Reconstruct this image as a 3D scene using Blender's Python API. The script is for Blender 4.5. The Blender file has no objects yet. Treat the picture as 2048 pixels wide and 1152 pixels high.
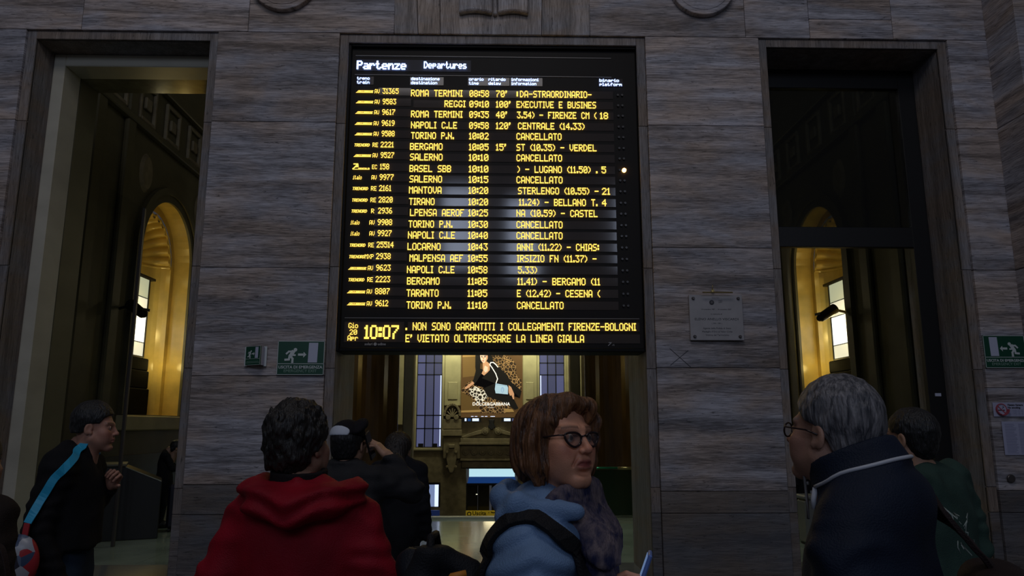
import bpy, bmesh, math, random
import numpy as np
from mathutils import Vector, Matrix, Euler

# ------------------------------------------------------------------ camera, world, lights
F = 1479.0; PITCH = math.radians(10.5); YAW = math.radians(1.3); CZ = 1.6
SC = bpy.context.scene
COL = SC.collection
cam = bpy.data.cameras.new('camera'); cam.sensor_width = 36; cam.lens = F * 36 / 2048
cam.clip_start = 0.05; cam.clip_end = 200
camo = bpy.data.objects.new('camera', cam); COL.objects.link(camo)
camo.location = (0, 0, CZ); camo.rotation_euler = (math.radians(90) + PITCH, 0, -YAW)
SC.camera = camo
SC.view_settings.view_transform = 'Standard'; SC.view_settings.look = 'None'
SC.view_settings.exposure = 0.0; SC.view_settings.gamma = 1.0
SC.view_settings.use_curve_mapping = False
SC.cycles.use_denoising = True
SC.cycles.max_bounces = 6; SC.cycles.diffuse_bounces = 3; SC.cycles.glossy_bounces = 3
SC.cycles.transmission_bounces = 4; SC.cycles.transparent_max_bounces = 8
SC.cycles.caustics_reflective = False; SC.cycles.caustics_refractive = False

W = bpy.data.worlds.new('world'); SC.world = W; W.use_nodes = True
bg = W.node_tree.nodes['Background']
bg.inputs[0].default_value = (0.86, 0.88, 1.0, 1); bg.inputs[1].default_value = 0.036

def area(name, loc, target, sx, sy, power, col, spread=180):
    l = bpy.data.lights.new(name, 'AREA'); l.shape = 'RECTANGLE'; l.size = sx; l.size_y = sy
    l.energy = power; l.color = col; l.spread = math.radians(spread)
    o = bpy.data.objects.new(name, l); COL.objects.link(o); o.location = loc
    o.rotation_euler = (Vector(target) - Vector(loc)).to_track_quat('-Z', 'Y').to_euler()
    return o
# daylight through the tall windows of the train gallery, behind the camera
for i, x in enumerate((-6.5, -1.6, 1.2, 6.0)):
    area('gallery_window_light', (x, -15.0, 9.6 + 0.5 * (i % 2)), (x * 0.6, 8, 3.4), 1.3, 3.4, 95, (0.66, 0.76, 1.0))
area('gallery_roof_light', (-.4, 0.2, 10.5), (-.4, 8, 3.2), 5, 2.5, 100, (1.0, 0.95, 0.95))
# warm lamps of the ticket hall beyond the wall
def point(name, loc, power, col, r=0.12):
    l = bpy.data.lights.new(name, 'POINT'); l.energy = power; l.color = col; l.shadow_soft_size = r
    o = bpy.data.objects.new(name, l); COL.objects.link(o); o.location = loc; return o
for x, y, z, p in ((-4.6, 27.5, 6.5, 36), (4.6, 27.5, 6.5, 36), (0, 25.5, 8.0, 44), (-4.5, 11.0, 8.8, 1.0), (4.5, 11.0, 8.8, 1.0), (-.1, 27.0, 1.6, 10)):
    point('hall_lamp_light', (x, y, z), p, (1.0, 0.86, 0.50), 0.3)
for x in (-1.75, 1.4): area('pilaster_lamp_light', (x, 28.4, 5.9), (x, 30, 4.4), .8, .4, 44, (.98, .93, .56), 130)
for s in (-1, 1):
    point('niche_lamp_light', (s * 7.12, 15.1, 3.7), 16, (1.0, 0.76, 0.26), 0.06)
    point('niche_lamp_light', (s * 7.20, 16.2, 2.9), 3.6, (1.0, 0.78, 0.28), 0.08)
    point('niche_lamp_light', (s * 7.50, 15.5, 5.0), 1.2, (1.0, 0.76, 0.26), 0.08)

area('added_landing_fill', (0, 12.4, 9.8), (0, 11.6, 0), 2.2, 1.2, 34, (.88, 1.0, .84), 75)  # unseen fill lamp, added overhead to brighten the landing floor
# ------------------------------------------------------------------ picture helpers
def ray(px, py):
    u = (px - 1024) / F; v = (576 - py) / F
    fy = math.cos(PITCH) - v * math.sin(PITCH); fz = math.sin(PITCH) + v * math.cos(PITCH)
    return (u * math.cos(YAW) + fy * math.sin(YAW), -u * math.sin(YAW) + fy * math.cos(YAW), fz)
def atY(px, py, Y):
    r = ray(px, py); k = Y / r[1]; return (r[0] * k, CZ + r[2] * k)

# ------------------------------------------------------------------ object helpers
def link(o, parent=None):
    COL.objects.link(o)
    if parent is not None: o.parent = parent
    return o
def thing(name, label, cat, loc=(0, 0, 0), rotz=0.0, group=None):
    o = bpy.data.objects.new(name, None); COL.objects.link(o)
    o.location = loc; o.rotation_euler = (0, 0, rotz); o.empty_display_size = 0.2
    o['label'] = label; o['category'] = cat
    if group: o['group'] = group
    return o
def tag(o, label, cat, group=None):
    o['label'] = label; o['category'] = cat
    if group: o['group'] = group
    return o
class MB:
    """collects faces, then becomes one mesh object"""
    def __init__(s): s.v = []; s.f = []
    def add(s, vs, fs):
        n = len(s.v); s.v += [tuple(v) for v in vs]; s.f += [tuple(i + n for i in f) for f in fs]; return s
    def box(s, x0, x1, y0, y1, z0, z1):
        return s.add([(x0,y0,z0),(x1,y0,z0),(x1,y1,z0),(x0,y1,z0),(x0,y0,z1),(x1,y0,z1),(x1,y1,z1),(x0,y1,z1)],
                     [(0,3,2,1),(4,5,6,7),(0,1,5,4),(1,2,6,5),(2,3,7,6),(3,0,4,7)])
    def prism(s, pts, y0, y1):
        """outline in x,z extruded along y (y0 = front)"""
        n = len(pts); a = sum(pts[i][0]*pts[(i+1)%n][1]-pts[(i+1)%n][0]*pts[i][1] for i in range(n))
        if a < 0: pts = pts[::-1]
        vs = [(x, y0, z) for x, z in pts] + [(x, y1, z) for x, z in pts]
        fs = [tuple(range(n)), tuple(range(2*n-1, n-1, -1))] + [(i, i+n, (i+1)%n+n, (i+1)%n) for i in range(n)]
        return s.add(vs, fs)
    def stroke(s, pts, w, y0, y1):
        for i in range(len(pts)-1):
            (ax, az), (bx, bz) = pts[i], pts[i+1]; dx, dz = bx-ax, bz-az; L = math.hypot(dx, dz) or 1
            dx /= L; dz /= L; e = w*0.35; s.k = (getattr(s, 'k', 0)+1) % 17; y0 -= s.k*.00025
            nx, nz = -dz*w/2, dx*w/2
            s.prism([(ax-dx*e+nx, az-dz*e+nz), (ax-dx*e-nx, az-dz*e-nz), (bx+dx*e-nx, bz+dz*e-nz), (bx+dx*e+nx, bz+dz*e+nz)], y0, y1)
        return s
    def disc(s, cx, cz, r, y0, y1, n=24, sz=1.0):
        return s.prism([(cx+r*math.cos(2*math.pi*i/n), cz+sz*r*math.sin(2*math.pi*i/n)) for i in range(n)], y0, y1)
    def cyl(s, a, b, ra, rb=None, n=16):
        rb = ra if rb is None else rb
        a, b = Vector(a), Vector(b); d = (b-a).normalized()
        u = d.orthogonal().normalized(); w = d.cross(u)
        vs = []
        for c, r in ((a, ra), (b, rb)):
            for i in range(n):
                t = 2*math.pi*i/n; vs.append(c + u*r*math.cos(t) + w*r*math.sin(t))
        fs = [tuple(range(n-1, -1, -1)), tuple(range(n, 2*n))] + [(i, (i+1)%n, (i+1)%n+n, i+n) for i in range(n)]
        return s.add(vs, fs)
    def tube(s, pts, r, n=8, closed=False):
        pts = [Vector(p) for p in pts]; m = len(pts); rings = []
        for i, p in enumerate(pts):
            if closed: t = pts[(i+1) % m] - pts[i-1]
            else: t = pts[min(i+1, m-1)] - pts[max(i-1, 0)]
            t.normalize(); up = Vector((0, 0, 1)) if abs(t.z) < 0.9 else Vector((0, 1, 0))
            u = t.cross(up).normalized(); w = u.cross(t); rr = r[i] if isinstance(r, (list, tuple)) else r
            rings.append([p + u*rr*math.cos(2*math.pi*k/n) + w*rr*math.sin(2*math.pi*k/n) for k in range(n)])
        vs = [v for g in rings for v in g]; fs = []
        for i in range(m if closed else m-1):
            a, b = i*n, ((i+1) % m)*n
            fs += [(a+k, a+(k+1) % n, b+(k+1) % n, b+k) for k in range(n)]
        if not closed: fs += [tuple(range(n-1, -1, -1)), tuple((m-1)*n+k for k in range(n))]
        return s.add(vs, fs)
    def lathe(s, prof, cx, cy, n=32, a0=0.0, a1=2*math.pi):
        m = len(prof); full = abs(a1-a0-2*math.pi) < 1e-6; k = n if full else n+1
        vs = [(cx+r*math.cos(a0+(a1-a0)*i/n), cy+r*math.sin(a0+(a1-a0)*i/n), z) for i in range(k) for r, z in prof]
        fs = []
        for i in range(n):
            j = (i+1) % k
            fs += [(i*m+q, j*m+q, j*m+q+1, i*m+q+1) for q in range(m-1)]
        return s.add(vs, fs)
    def build(s, name, mat, parent=None, smooth=False, bevel=0.0):
        me = bpy.data.meshes.new(name); me.from_pydata(s.v, [], s.f); me.update()
        if smooth: me.polygons.foreach_set('use_smooth', [True]*len(me.polygons))
        if mat: me.materials.append(mat)
        o = bpy.data.objects.new(name, me); link(o, parent)
        if bevel:
            b = o.modifiers.new('bevel', 'BEVEL'); b.width = bevel; b.segments = 1; b.limit_method = 'ANGLE'
        return o
def structure(o): o['kind'] = 'structure'; return o

# ------------------------------------------------------------------ materials
def rgb(h):
    h = h.lstrip('#'); c = [int(h[i:i+2], 16)/255 for i in (0, 2, 4)]
    return tuple(x/12.92 if x <= 0.04045 else ((x+0.055)/1.055)**2.4 for x in c) + (1,)
def mat(name, col, rough=0.6, metal=0.0, spec=0.5, noise=0.0, nscale=(8, 8, 8), bump=0.0, bscale=(60, 60, 60), emit=None, est=0.0,
        alpha=1.0, trans=0.0, coat=0.0, vcol=False, sheen=0.0):
    m = bpy.data.materials.new(name); m.use_nodes = True; nt = m.node_tree; N = nt.nodes; L = nt.links
    b = N['Principled BSDF']; c = col if len(col) == 4 else tuple(col)+(1,)
    b.inputs['Base Color'].default_value = c; b.inputs['Roughness'].default_value = rough
    b.inputs['Metallic'].default_value = metal; b.inputs['Specular IOR Level'].default_value = spec
    b.inputs['Transmission Weight'].default_value = trans; b.inputs['Coat Weight'].default_value = coat
    b.inputs['Sheen Weight'].default_value = sheen; b.inputs['Alpha'].default_value = alpha
    tc = N.new('ShaderNodeTexCoord')
    src = None
    if vcol:
        a = N.new('ShaderNodeVertexColor'); a.layer_name = 'tint'; src = a.outputs['Color']
        L.new(src, b.inputs['Base Color'])
    if noise:
        mp = N.new('ShaderNodeMapping'); mp.inputs['Scale'].default_value = nscale; L.new(tc.outputs['Object'], mp.inputs[0])
        n = N.new('ShaderNodeTexNoise'); n.inputs['Scale'].default_value = 1; n.inputs['Detail'].default_value = 5; L.new(mp.outputs[0], n.inputs['Vector'])
        r = N.new('ShaderNodeMapRange'); r.inputs['From Min'].default_value = 0.3; r.inputs['From Max'].default_value = 0.7
        r.inputs['To Min'].default_value = 1-noise; r.inputs['To Max'].default_value = 1+noise; L.new(n.outputs['Fac'], r.inputs['Value'])
        mx = N.new('ShaderNodeMix'); mx.data_type = 'RGBA'; mx.blend_type = 'MULTIPLY'; mx.inputs['Factor'].default_value = 1
        if src: L.new(src, mx.inputs['A'])
        else: mx.inputs['A'].default_value = c
        L.new(r.outputs[0], mx.inputs['B']); L.new(mx.outputs['Result'], b.inputs['Base Color'])
    if bump:
        mp = N.new('ShaderNodeMapping'); mp.inputs['Scale'].default_value = bscale; L.new(tc.outputs['Object'], mp.inputs[0])
        n = N.new('ShaderNodeTexNoise'); n.inputs['Scale'].default_value = 1; n.inputs['Detail'].default_value = 4; L.new(mp.outputs[0], n.inputs['Vector'])
        bp = N.new('ShaderNodeBump'); bp.inputs['Strength'].default_value = bump; bp.inputs['Distance'].default_value = 0.01
        L.new(n.outputs['Fac'], bp.inputs['Height']); L.new(bp.outputs[0], b.inputs['Normal'])
    if emit:
        b.inputs['Emission Color'].default_value = tuple(emit[:3])+(1,); b.inputs['Emission Strength'].default_value = est
    return m
def travertine(name, c_dark, c_mid, c_light, vertical=False, rough=0.55, gain=1.0):
    m = bpy.data.materials.new(name); m.use_nodes = True; nt = m.node_tree; N = nt.nodes; L = nt.links
    b = N['Principled BSDF']; b.inputs['Roughness'].default_value = rough; b.inputs['Specular IOR Level'].default_value = 0.35
    g = N.new('ShaderNodeNewGeometry'); oi = N.new('ShaderNodeObjectInfo')
    off = N.new('ShaderNodeVectorMath'); off.operation = 'SCALE'; off.inputs[0].default_value = (31.0, 17.0, 23.0)
    L.new(oi.outputs['Random'], off.inputs['Scale'])
    ad = N.new('ShaderNodeVectorMath'); ad.operation = 'ADD'; L.new(g.outputs['Position'], ad.inputs[0]); L.new(off.outputs[0], ad.inputs[1])
    def nz(scale, detail, dist=0.0, rough_=0.6):
        mp = N.new('ShaderNodeMapping'); mp.inputs['Scale'].default_value = scale; L.new(ad.outputs[0], mp.inputs[0])
        n = N.new('ShaderNodeTexNoise'); n.inputs['Scale'].default_value = 1; n.inputs['Detail'].default_value = detail
        n.inputs['Distortion'].default_value = dist; n.inputs['Roughness'].default_value = rough_
        L.new(mp.outputs[0], n.inputs['Vector']); return n.outputs['Fac']
    lo, hi = (0.50, 7.5) if not vertical else (7.5, 0.50)
    bands = nz((lo, lo, hi), 6, 0.35, 0.68)
    fine = nz((6, 6, 95) if not vertical else (95, 95, 6), 4)
    big = nz((0.9, 0.9, 2.6), 3, .4)
    pits = nz((7, 7, 46) if not vertical else (46, 46, 7), 4, 0.6, 0.75)
    mixv = N.new('ShaderNodeMath'); mixv.operation = 'MULTIPLY_ADD'; L.new(fine, mixv.inputs[0]); mixv.inputs[1].default_value = 0.75
    sb = N.new('ShaderNodeMath'); sb.operation = 'SUBTRACT'; L.new(bands, sb.inputs[0]); sb.inputs[1].default_value = 0.375
    L.new(sb.outputs[0], mixv.inputs[2])
    cr = N.new('ShaderNodeValToRGB'); L.new(mixv.outputs[0], cr.inputs[0])
    e = cr.color_ramp.elements; e[0].position = 0.33; e[0].color = c_dark; e[1].position = 0.68; e[1].color = c_light
    k = e.new(0.50); k.color = c_mid
    # cooler and warmer clouds
    cl = N.new('ShaderNodeValToRGB'); L.new(big, cl.inputs[0])
    cl.color_ramp.elements[0].position = 0.38; cl.color_ramp.elements[0].color = (1.06, 0.93, 0.85, 1)
    cl.color_ramp.elements[1].position = 0.62; cl.color_ramp.elements[1].color = (0.95, 1.01, 1.17, 1)
    m1 = N.new('ShaderNodeMix'); m1.data_type = 'RGBA'; m1.blend_type = 'MULTIPLY'; m1.inputs['Factor'].default_value = 1
    L.new(cr.outputs[0], m1.inputs['A']); L.new(cl.outputs[0], m1.inputs['B'])
    pr = N.new('ShaderNodeMapRange'); L.new(pits, pr.inputs['Value']); pr.inputs['From Min'].default_value = 0.33; pr.inputs['From Max'].default_value = 0.40
    pr.inputs['To Min'].default_value = 0.35; pr.inputs['To Max'].default_value = 1.0
    tone = N.new('ShaderNodeMapRange'); L.new(oi.outputs['Random'], tone.inputs['Value']); tone.inputs['To Min'].default_value = 0.84*gain; tone.inputs['To Max'].default_value = 1.12*gain
    mu = N.new('ShaderNodeMath'); mu.operation = 'MULTIPLY'; L.new(pr.outputs[0], mu.inputs[0]); L.new(tone.outputs[0], mu.inputs[1])
    m2 = N.new('ShaderNodeMix'); m2.data_type = 'RGBA'; m2.blend_type = 'MULTIPLY'; m2.inputs['Factor'].default_value = 1
    L.new(m1.outputs['Result'], m2.inputs['A']); L.new(mu.outputs[0], m2.inputs['B']); L.new(m2.outputs['Result'], b.inputs['Base Color'])
    bp = N.new('ShaderNodeBump'); bp.inputs['Strength'].default_value = 0.5; bp.inputs['Distance'].default_value = 0.012
    L.new(pits, bp.inputs['Height']); L.new(bp.outputs[0], b.inputs['Normal'])
    return m
def G(v, t=(1, 1, 1)): return (v*t[0], v*t[1], v*t[2], 1)
M = {}
M['stone'] = travertine('travertine', G(.16, (1, .92, .90)), G(.35, (1, .93, .92)), G(.58, (1, .94, .93)))
M['stone_v'] = travertine('travertine_upright', G(.17, (1, .94, .88)), G(.30, (1, .92, .86)), G(.46, (1, .95, .92)), vertical=True)
M['plinth'] = travertine('plinth_stone', G(.10, (1, .95, .95)), G(.145, (1, .94, .90)), G(.19, (1, .95, .92)))
M['trim'] = travertine('moulding_stone', G(.14, (1, .90, .82)), G(.21, (1, .90, .82)), G(.30, (1, .92, .86)), vertical=True)
M['joint'] = mat('joint', G(.07), 0.9)
M['pale'] = mat('pale_stone', (.50, .48, .40), 0.35, noise=.12, nscale=(1.5, 1.5, 3), bump=.05)
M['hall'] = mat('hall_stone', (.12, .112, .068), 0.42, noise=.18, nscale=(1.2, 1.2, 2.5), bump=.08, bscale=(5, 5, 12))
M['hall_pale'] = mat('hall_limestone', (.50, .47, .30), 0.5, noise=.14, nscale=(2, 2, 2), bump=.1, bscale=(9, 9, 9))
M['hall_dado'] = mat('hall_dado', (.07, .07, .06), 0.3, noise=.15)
M['hall_carved'] = mat('carved_stone', (.26, .225, .15), 0.55, noise=.25, nscale=(5, 5, 5), bump=.2, bscale=(30, 30, 30))
M['column'] = mat('polished_column', (.16, .10, .04), 0.16, noise=.4, nscale=(3, 3, .6), spec=.6)
M['gold'] = mat('golden_marble', (.70, .52, .16), 0.20, noise=.14, nscale=(3, 3, 3), spec=.5)
M['soffit'] = mat('soffit_stone', (.22, .20, .13), 0.13, noise=.2, spec=.8, coat=.5)
M['door_glass'] = mat('door_glass', (.02, .025, .02), .35, alpha=.05, spec=.0)
M['floor'] = mat('polished_floor', (.26, .30, .24), 0.10, noise=.25, nscale=(1.2, 1.2, 1), bump=.02, bscale=(6, 6, 6), spec=.6)
M['floor_out'] = mat('gallery_floor', (.12, .12, .12), 0.25, noise=.2)
M['black'] = mat('black_metal', (.008, .008, .009), 0.4)
M['darkbox'] = mat('dark_housing', (.005, .005, .005), 0.5, spec=.15)
M['panel'] = mat('display_glass', (.060, .050, .048), 0.08, spec=.5)
M['panel_dark'] = mat('display_plate', (.014, .012, .011), 0.5, spec=.15)
M['panel_head'] = mat('header_plate', (.05, .05, .06), 0.5, spec=.2)
M['lobby'] = mat('lobby_glass', (.02, .02, .02), .15)
M['pedestal_black'] = mat('rough_black_iron', (.004, .004, .004), .85, spec=.1)  # even near-black iron with a dull rough finish, no dirt layer
M['tint'] = mat('tinted_glass', (.17, .19, .165), 0.03, trans=1.0)
M['glass'] = mat('clear_glass', (.75, .85, .78), 0.03, trans=1.0)
M['amber'] = mat('amber_led', (.1, .06, .01), .5, emit=(1.0, .64, .10), est=1.75)
M['amber_big'] = M['amber']
M['white_led'] = mat('white_led', (.1, .1, .1), .5, emit=(.34, .48, 1.0), est=4.2)
M['amber_dot'] = mat('amber_lamp', (.1, .05, .01), .5, emit=(1.0, .50, .12), est=9)
M['led_off'] = mat('unlit_led', (.05, .045, .045), .3)
M['grey_print'] = mat('grey_print', (.35, .35, .37), .5)
M['line'] = mat('groove_line', (.16, .15, .15), .35)
M['green'] = mat('sign_green', rgb('#0f4a36'), .35)
M['white'] = mat('sign_white', (.62, .68, .70), .4)
M['whiteb'] = mat('sign_panel_white', (.52, .55, .72), .5)
M['sign_dim'] = mat('sign_pale_green', (.24, .38, .32), .5)
M['plaque'] = mat('plaque_marble', (.36, .35, .37), .4, noise=.08)
M['ink'] = mat('engraved_ink', (.035, .035, .045), .6)
M['stud'] = mat('plaque_stud', (.12, .11, .11), .35, metal=.7)
M['brass'] = mat('brass', (.42, .33, .14), .3, metal=.9)
M['paper'] = mat('paper_notice', (.42, .44, .62), .6)
M['paper_ink'] = mat('notice_ink', (.22, .23, .36), .6)
M['red'] = mat('prohibition_red', (.42, .07, .10), .5)
M['lantern'] = mat('lantern_glass', (.8, .8, .75), .3, emit=(1.0, .98, .76), est=.66)
def lantern_glow():
    m = bpy.data.materials.new('lantern_glass_hot'); m.use_nodes = True; N = m.node_tree.nodes; L = m.node_tree.links
    b = N['Principled BSDF']; b.inputs['Base Color'].default_value = (.8, .8, .7, 1)
    b.inputs['Emission Color'].default_value = (.95, .97, .88, 1); b.inputs['Emission Strength'].default_value = 1.5
    return m
M['lantern_hot'] = lantern_glow()
M['lantern_dim'] = mat('lantern_glass_dim', (.7, .7, .6), .3, emit=(.80, .86, .58), est=.42)
M['day'] = mat('daylight_pane', (.05, .05, .08), .2, emit=(.34, .38, .80), est=.20)
M['day2'] = mat('daylight_pane_dim', (.05, .05, .08), .2, emit=(.32, .36, .72), est=.14)
M['day_lo'] = mat('daylight_pane_blue', (.3, .35, .5), .2, emit=(.40, .54, .95), est=.42)
M['day_hot'] = mat('daylight_strip', (.4, .45, .5), .2, emit=(.62, .72, 1.0), est=1.3)
M['day_white'] = mat('daylight_fanlight', (.4, .45, .5), .2, emit=(.50, .78, .86), est=.95)
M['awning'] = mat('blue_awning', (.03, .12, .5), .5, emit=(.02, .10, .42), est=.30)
M['dark_iron'] = mat('window_iron', (.010, .012, .022), .5)
M['sign_blue'] = mat('sign_blue', (.02, .04, .16), .4, emit=(.02, .04, .16), est=.25)
M['sign_yellow'] = mat('sign_yellow', (.65, .45, .02), .4, emit=(.65, .45, .03), est=.14)
M['cctv'] = mat('camera_black', (.012, .012, .012), .4)
M['rail_green'] = mat('green_rail', (.05, .32, .16), .15, metal=.6)
M['glass_green'] = mat('green_glass', (.015, .055, .03), .12, alpha=.6)
# ------------------------------------------------------------------ the pixel font of the board
FT = dict(zip(" !\"'(),-./:", ["0000000000", "00005F0000", "0007000700", "0007030000", "001C224100", "0041221C00", "0050300000", "0808080808", "0060600000", "2010080402", "0036360000"]))
for k, v in zip("0123456789", "3E5149453E 00427F4000 4261514946 2141454B31 1814127F10 2745454539 3C4A494930 0171090503 3649494936 064949291E".split()): FT[k] = v
for k, v in zip("ABCDEFGHIJKLMNOPQRSTUVWXYZ", "7E1111117E 7F49494936 3E41414122 7F4141221C 7F49494941 7F09090101 3E41415132 7F0808087F 00417F4100 2040413F01 7F08142241 7F40404040 7F0204027F 7F0408107F 3E4141413E 7F09090906 3E4151215E 7F09192946 4649494931 01017F0101 3F4040403F 1F2040201F 7F2018207F 6314081463 0304780403 6151494543".split()): FT[k] = v
for k, v in zip("abcdefghijklmnopqrstuvwxyz", "2054545478 7F48444438 3844444420 384444487F 3854545418 087E090102 081454543C 7F08040478 00447D4000 2040443D00 007F102844 00417F4000 7C04180478 7C08040478 3844444438 7C14141408 081414187C 7C08040408 4854545420 043F444020 3C4040207C 1C2040201C 3C4030403C 4428102844 0C5050503C 4464544C44".split()): FT[k] = v
def glyph(c):
    h = FT.get(c, FT[' ']); cols = [int(h[i:i+2], 16) for i in range(0, 10, 2)]
    if c in '.:\'()Iil,1': 
        while cols and cols[0] == 0: cols = cols[1:]
        while cols and cols[-1] == 0: cols = cols[:-1]
    return cols
def led_text(mb, text, x0, x1, z, h, y, slant=0.0, bold=0.03, depth=0.004):
    """lamps of a dot display: every lit column run is one bar"""
    cols = []
    for c in text: cols += glyph(c) + [0]
    cols = cols[:-1]; pw = (x1-x0)/len(cols); ph = h/7
    for i, c in enumerate(cols):
        r = 0
        while r < 8:
            if c >> r & 1:
                q = r
                while c >> (q+1) & 1: q += 1
                zt = z+h/2-r*ph; zb = z+h/2-(q+1)*ph
                xa = x0+i*pw-bold*pw; xb = x0+(i+1)*pw+bold*pw
                s0 = slant*(zb-z); s1 = slant*(zt-z)
                mb.prism([(xa+s0, zb), (xb+s0, zb), (xb+s1, zt), (xa+s1, zt)], y, y+depth)
                r = q+1
            else: r += 1
    return mb
def font_text(name, text, x, z, y, size, m, parent, align='CENTER', bold=0.0, squash=1.0):
    cu = bpy.data.curves.new(name, 'FONT'); cu.body = text; cu.size = size; cu.align_x = align; cu.align_y = 'CENTER'
    cu.offset = bold; cu.extrude = 0.0008; cu.resolution_u = 2
    o = bpy.data.objects.new(name, cu); COL.objects.link(o)
    dg = bpy.context.evaluated_depsgraph_get(); me = bpy.data.meshes.new_from_object(o.evaluated_get(dg))
    bpy.data.objects.remove(o); bpy.data.curves.remove(cu)
    me.transform(Matrix.Translation((x, y, z)) @ Matrix.Rotation(math.pi/2, 4, 'X') @ Matrix.Diagonal((squash, 1, 1, 1)))
    me.materials.clear(); me.materials.append(m); me.name = name
    return link(bpy.data.objects.new(name, me), parent)

# ------------------------------------------------------------------ the travertine wall
YF = 8.0; Z_TOP = 7.6
OPEN = dict(left=(-5.44, -3.24), mid=(-1.83, 1.75), right=(3.10, 5.36))
ZO = 6.11; RB = 0.10                                     # top of the openings, width of the rebate
wall = MB()
xs = [-7.4, -5.34, -3.34, -1.73, 1.65, 3.20, 5.26, 6.3]
for a, b in ((0, 1), (2, 3), (4, 5), (6, 7)): wall.box(xs[a], xs[b], 8.06, 9.15, 0, Z_TOP)
for a, b in ((1, 2), (3, 4), (5, 6)): wall.box(xs[a], xs[b], 8.06, 9.15, ZO-RB, Z_TOP)
wf = structure(wall.build('wall_front', M['trim']))
def slab(x0, x1, z0, z1, m='stone', y0=YF, y1=8.07, name='stone_slab', par=None):
    g = 0.0025
    return MB().box(x0+g, x1-g, y0, y1, z0+g, z1-g).build(name, M[m], par or wf, bevel=0.004)
back = MB()
zj = [0, 0.69, 0.915, 2.21, 3.30, 5.0, ZO]
def pier(x0, x1, js, mats):
    for i in range(len(js)-1): slab(x0, x1, js[i], js[i+1], mats[i])
pl = ['plinth', 'plinth'] + ['stone']*6
pier(-7.4, -5.44, [0, .69, 1.0, 2.2, 3.30, 5.0, ZO], pl)
pier(-3.24, -1.83, [0, .69, .99, 2.12, 3.30, 5.0, ZO], pl)
pier(1.75, 3.10, [0, .69, .915, 2.21, 3.55, 5.0, ZO], pl)
pier(5.36, 5.85, [0, .69, .915, 2.0, 3.31, 4.99, ZO], pl)
# the course above the lintels
cs = [-7.4, -4.82, -2.9, -1.20]
for i in range(3): slab(cs[i], cs[i+1], ZO, Z_TOP)
cs = [1.10, 2.95, 3.72]
for i in range(2): slab(cs[i], cs[i+1], ZO, Z_TOP)
slab(3.72, 4.72, ZO, 6.36); slab(3.72, 4.72, 6.36, Z_TOP); slab(4.72, 5.85, ZO, Z_TOP)
# keystone block, its grain upright, splayed sides
for a, b, c, d in ((-1.20, -0.92, -1.23, -0.99), (-0.92, -0.66, -0.99, -0.70), (-0.66, 0.53, -0.70, 0.56), (0.53, 1.10, 0.56, 1.13)):
    MB().prism([(a+.003, ZO+.003), (b-.003, ZO+.003), (d-.003, Z_TOP), (c+.003, Z_TOP)], YF-0.004, 8.07).build('keystone_slab', M['stone_v'], wf, bevel=.004)
# carved tongue on the keystone
kb = MB()
for s0, s1 in ((-0.44, -0.055), (0.02, 0.37)):
    n = 8; pts = [(s0+(s1-s0)*i/n, 6.34+0.03*math.sin(math.pi*i/n)) for i in range(n+1)]
    kb.prism(pts + [(s1, 7.3), (s0, 7.3)], YF-0.10, YF)
kb.prism([(-.04, 6.33), (0.005, 6.33), (0.005, 7.3), (-.04, 7.3)], YF-0.075, YF)
kb.build('keystone_carving', M['stone_v'], wf, bevel=.012)
for cx in (-2.50, 2.44):
    r = MB().disc(cx, 6.74, 0.385, YF-0.085, YF, 48); r.disc(cx, 6.74, 0.33, YF-0.092, YF-0.08, 48)
    tag(r.build('roundel', M['stone'], None, bevel=.006), 'round stone roundel high on the wall, %s of the board' % ('left' if cx < 0 else 'right'), 'roundel')
# return of the wall at the right
structure(MB().box(5.85, 6.6, 7.52, 8.06, 0, Z_TOP+.4).build('wall_right', M['joint']))
wr = bpy.data.objects['wall_right']
for a, b, m_ in ((0, .69, 'plinth'), (.69, .915, 'plinth'), (.915, 2.0, 'stone'), (2.0, 3.31, 'stone'), (3.31, 4.99, 'stone'), (4.99, Z_TOP+.4, 'stone')):
    MB().box(5.835, 6.58, 7.50, 8.0, a+.003, b-.003).build('stone_slab', M[m_], wr, bevel=.004)
# rebate mouldings around the openings
for (x0, x1) in OPEN.values():
    for (a, b) in ((x0, x0+RB), (x1-RB, x1)):
        z = 0
        for z1 in (.69, .95, 2.2, 3.32, 5.0, ZO):
            MB().box(a, b, 8.035, 8.075, z+.002, z1-.002).build('jamb_moulding', M['trim' if z > .6 else 'plinth'], wf, bevel=.004); z = z1
    MB().box(x0+RB, x1-RB, 8.035, 8.075, ZO-RB, ZO-.002).build('lintel_moulding', M['trim'], wf, bevel=.004)
# pale inner frame of the left opening with its polished soffit
pf = MB()
pf.box(-5.34, -5.20, 8.40, 8.75, 0, 6.01); pf.box(-5.20, -3.34, 8.40, 8.75, 5.86, 6.01)
pf.build('door_frame', M['pale'], wf, bevel=.01)
MB().box(-5.20, -3.34, 8.76, 9.16, 5.87, 6.01).build('soffit_panel', M['soffit'], wf)
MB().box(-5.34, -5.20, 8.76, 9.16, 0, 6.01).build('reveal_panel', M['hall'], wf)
# dark transom frame of the right opening
tr = thing('door_transom', 'black framed tinted glass transom filling the top of the right opening', 'transom', (0, 0, 0))
f = MB(); YT = 8.58
f.box(3.20, 3.41, YT, YT+.08, 3.72, 6.01); f.box(5.05, 5.26, YT, YT+.08, 0, 6.01)
f.box(3.41, 5.05, YT, YT+.08, 5.76, 6.01); f.box(3.41, 5.05, YT, YT+.08, 3.71, 3.96); f.box(3.20, 3.27, YT, YT+.08, 0, 3.72)
f.build('frame', M['black'], tr, bevel=.006)
MB().box(3.41, 5.05, YT+.035, YT+.045, 3.96, 5.76).build('pane', M['tint'], tr)
MB().box(5.12, 5.19, YT-.008, YT, 1.93, 1.965).build('label_plate', M['whiteb'], tr)

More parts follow.
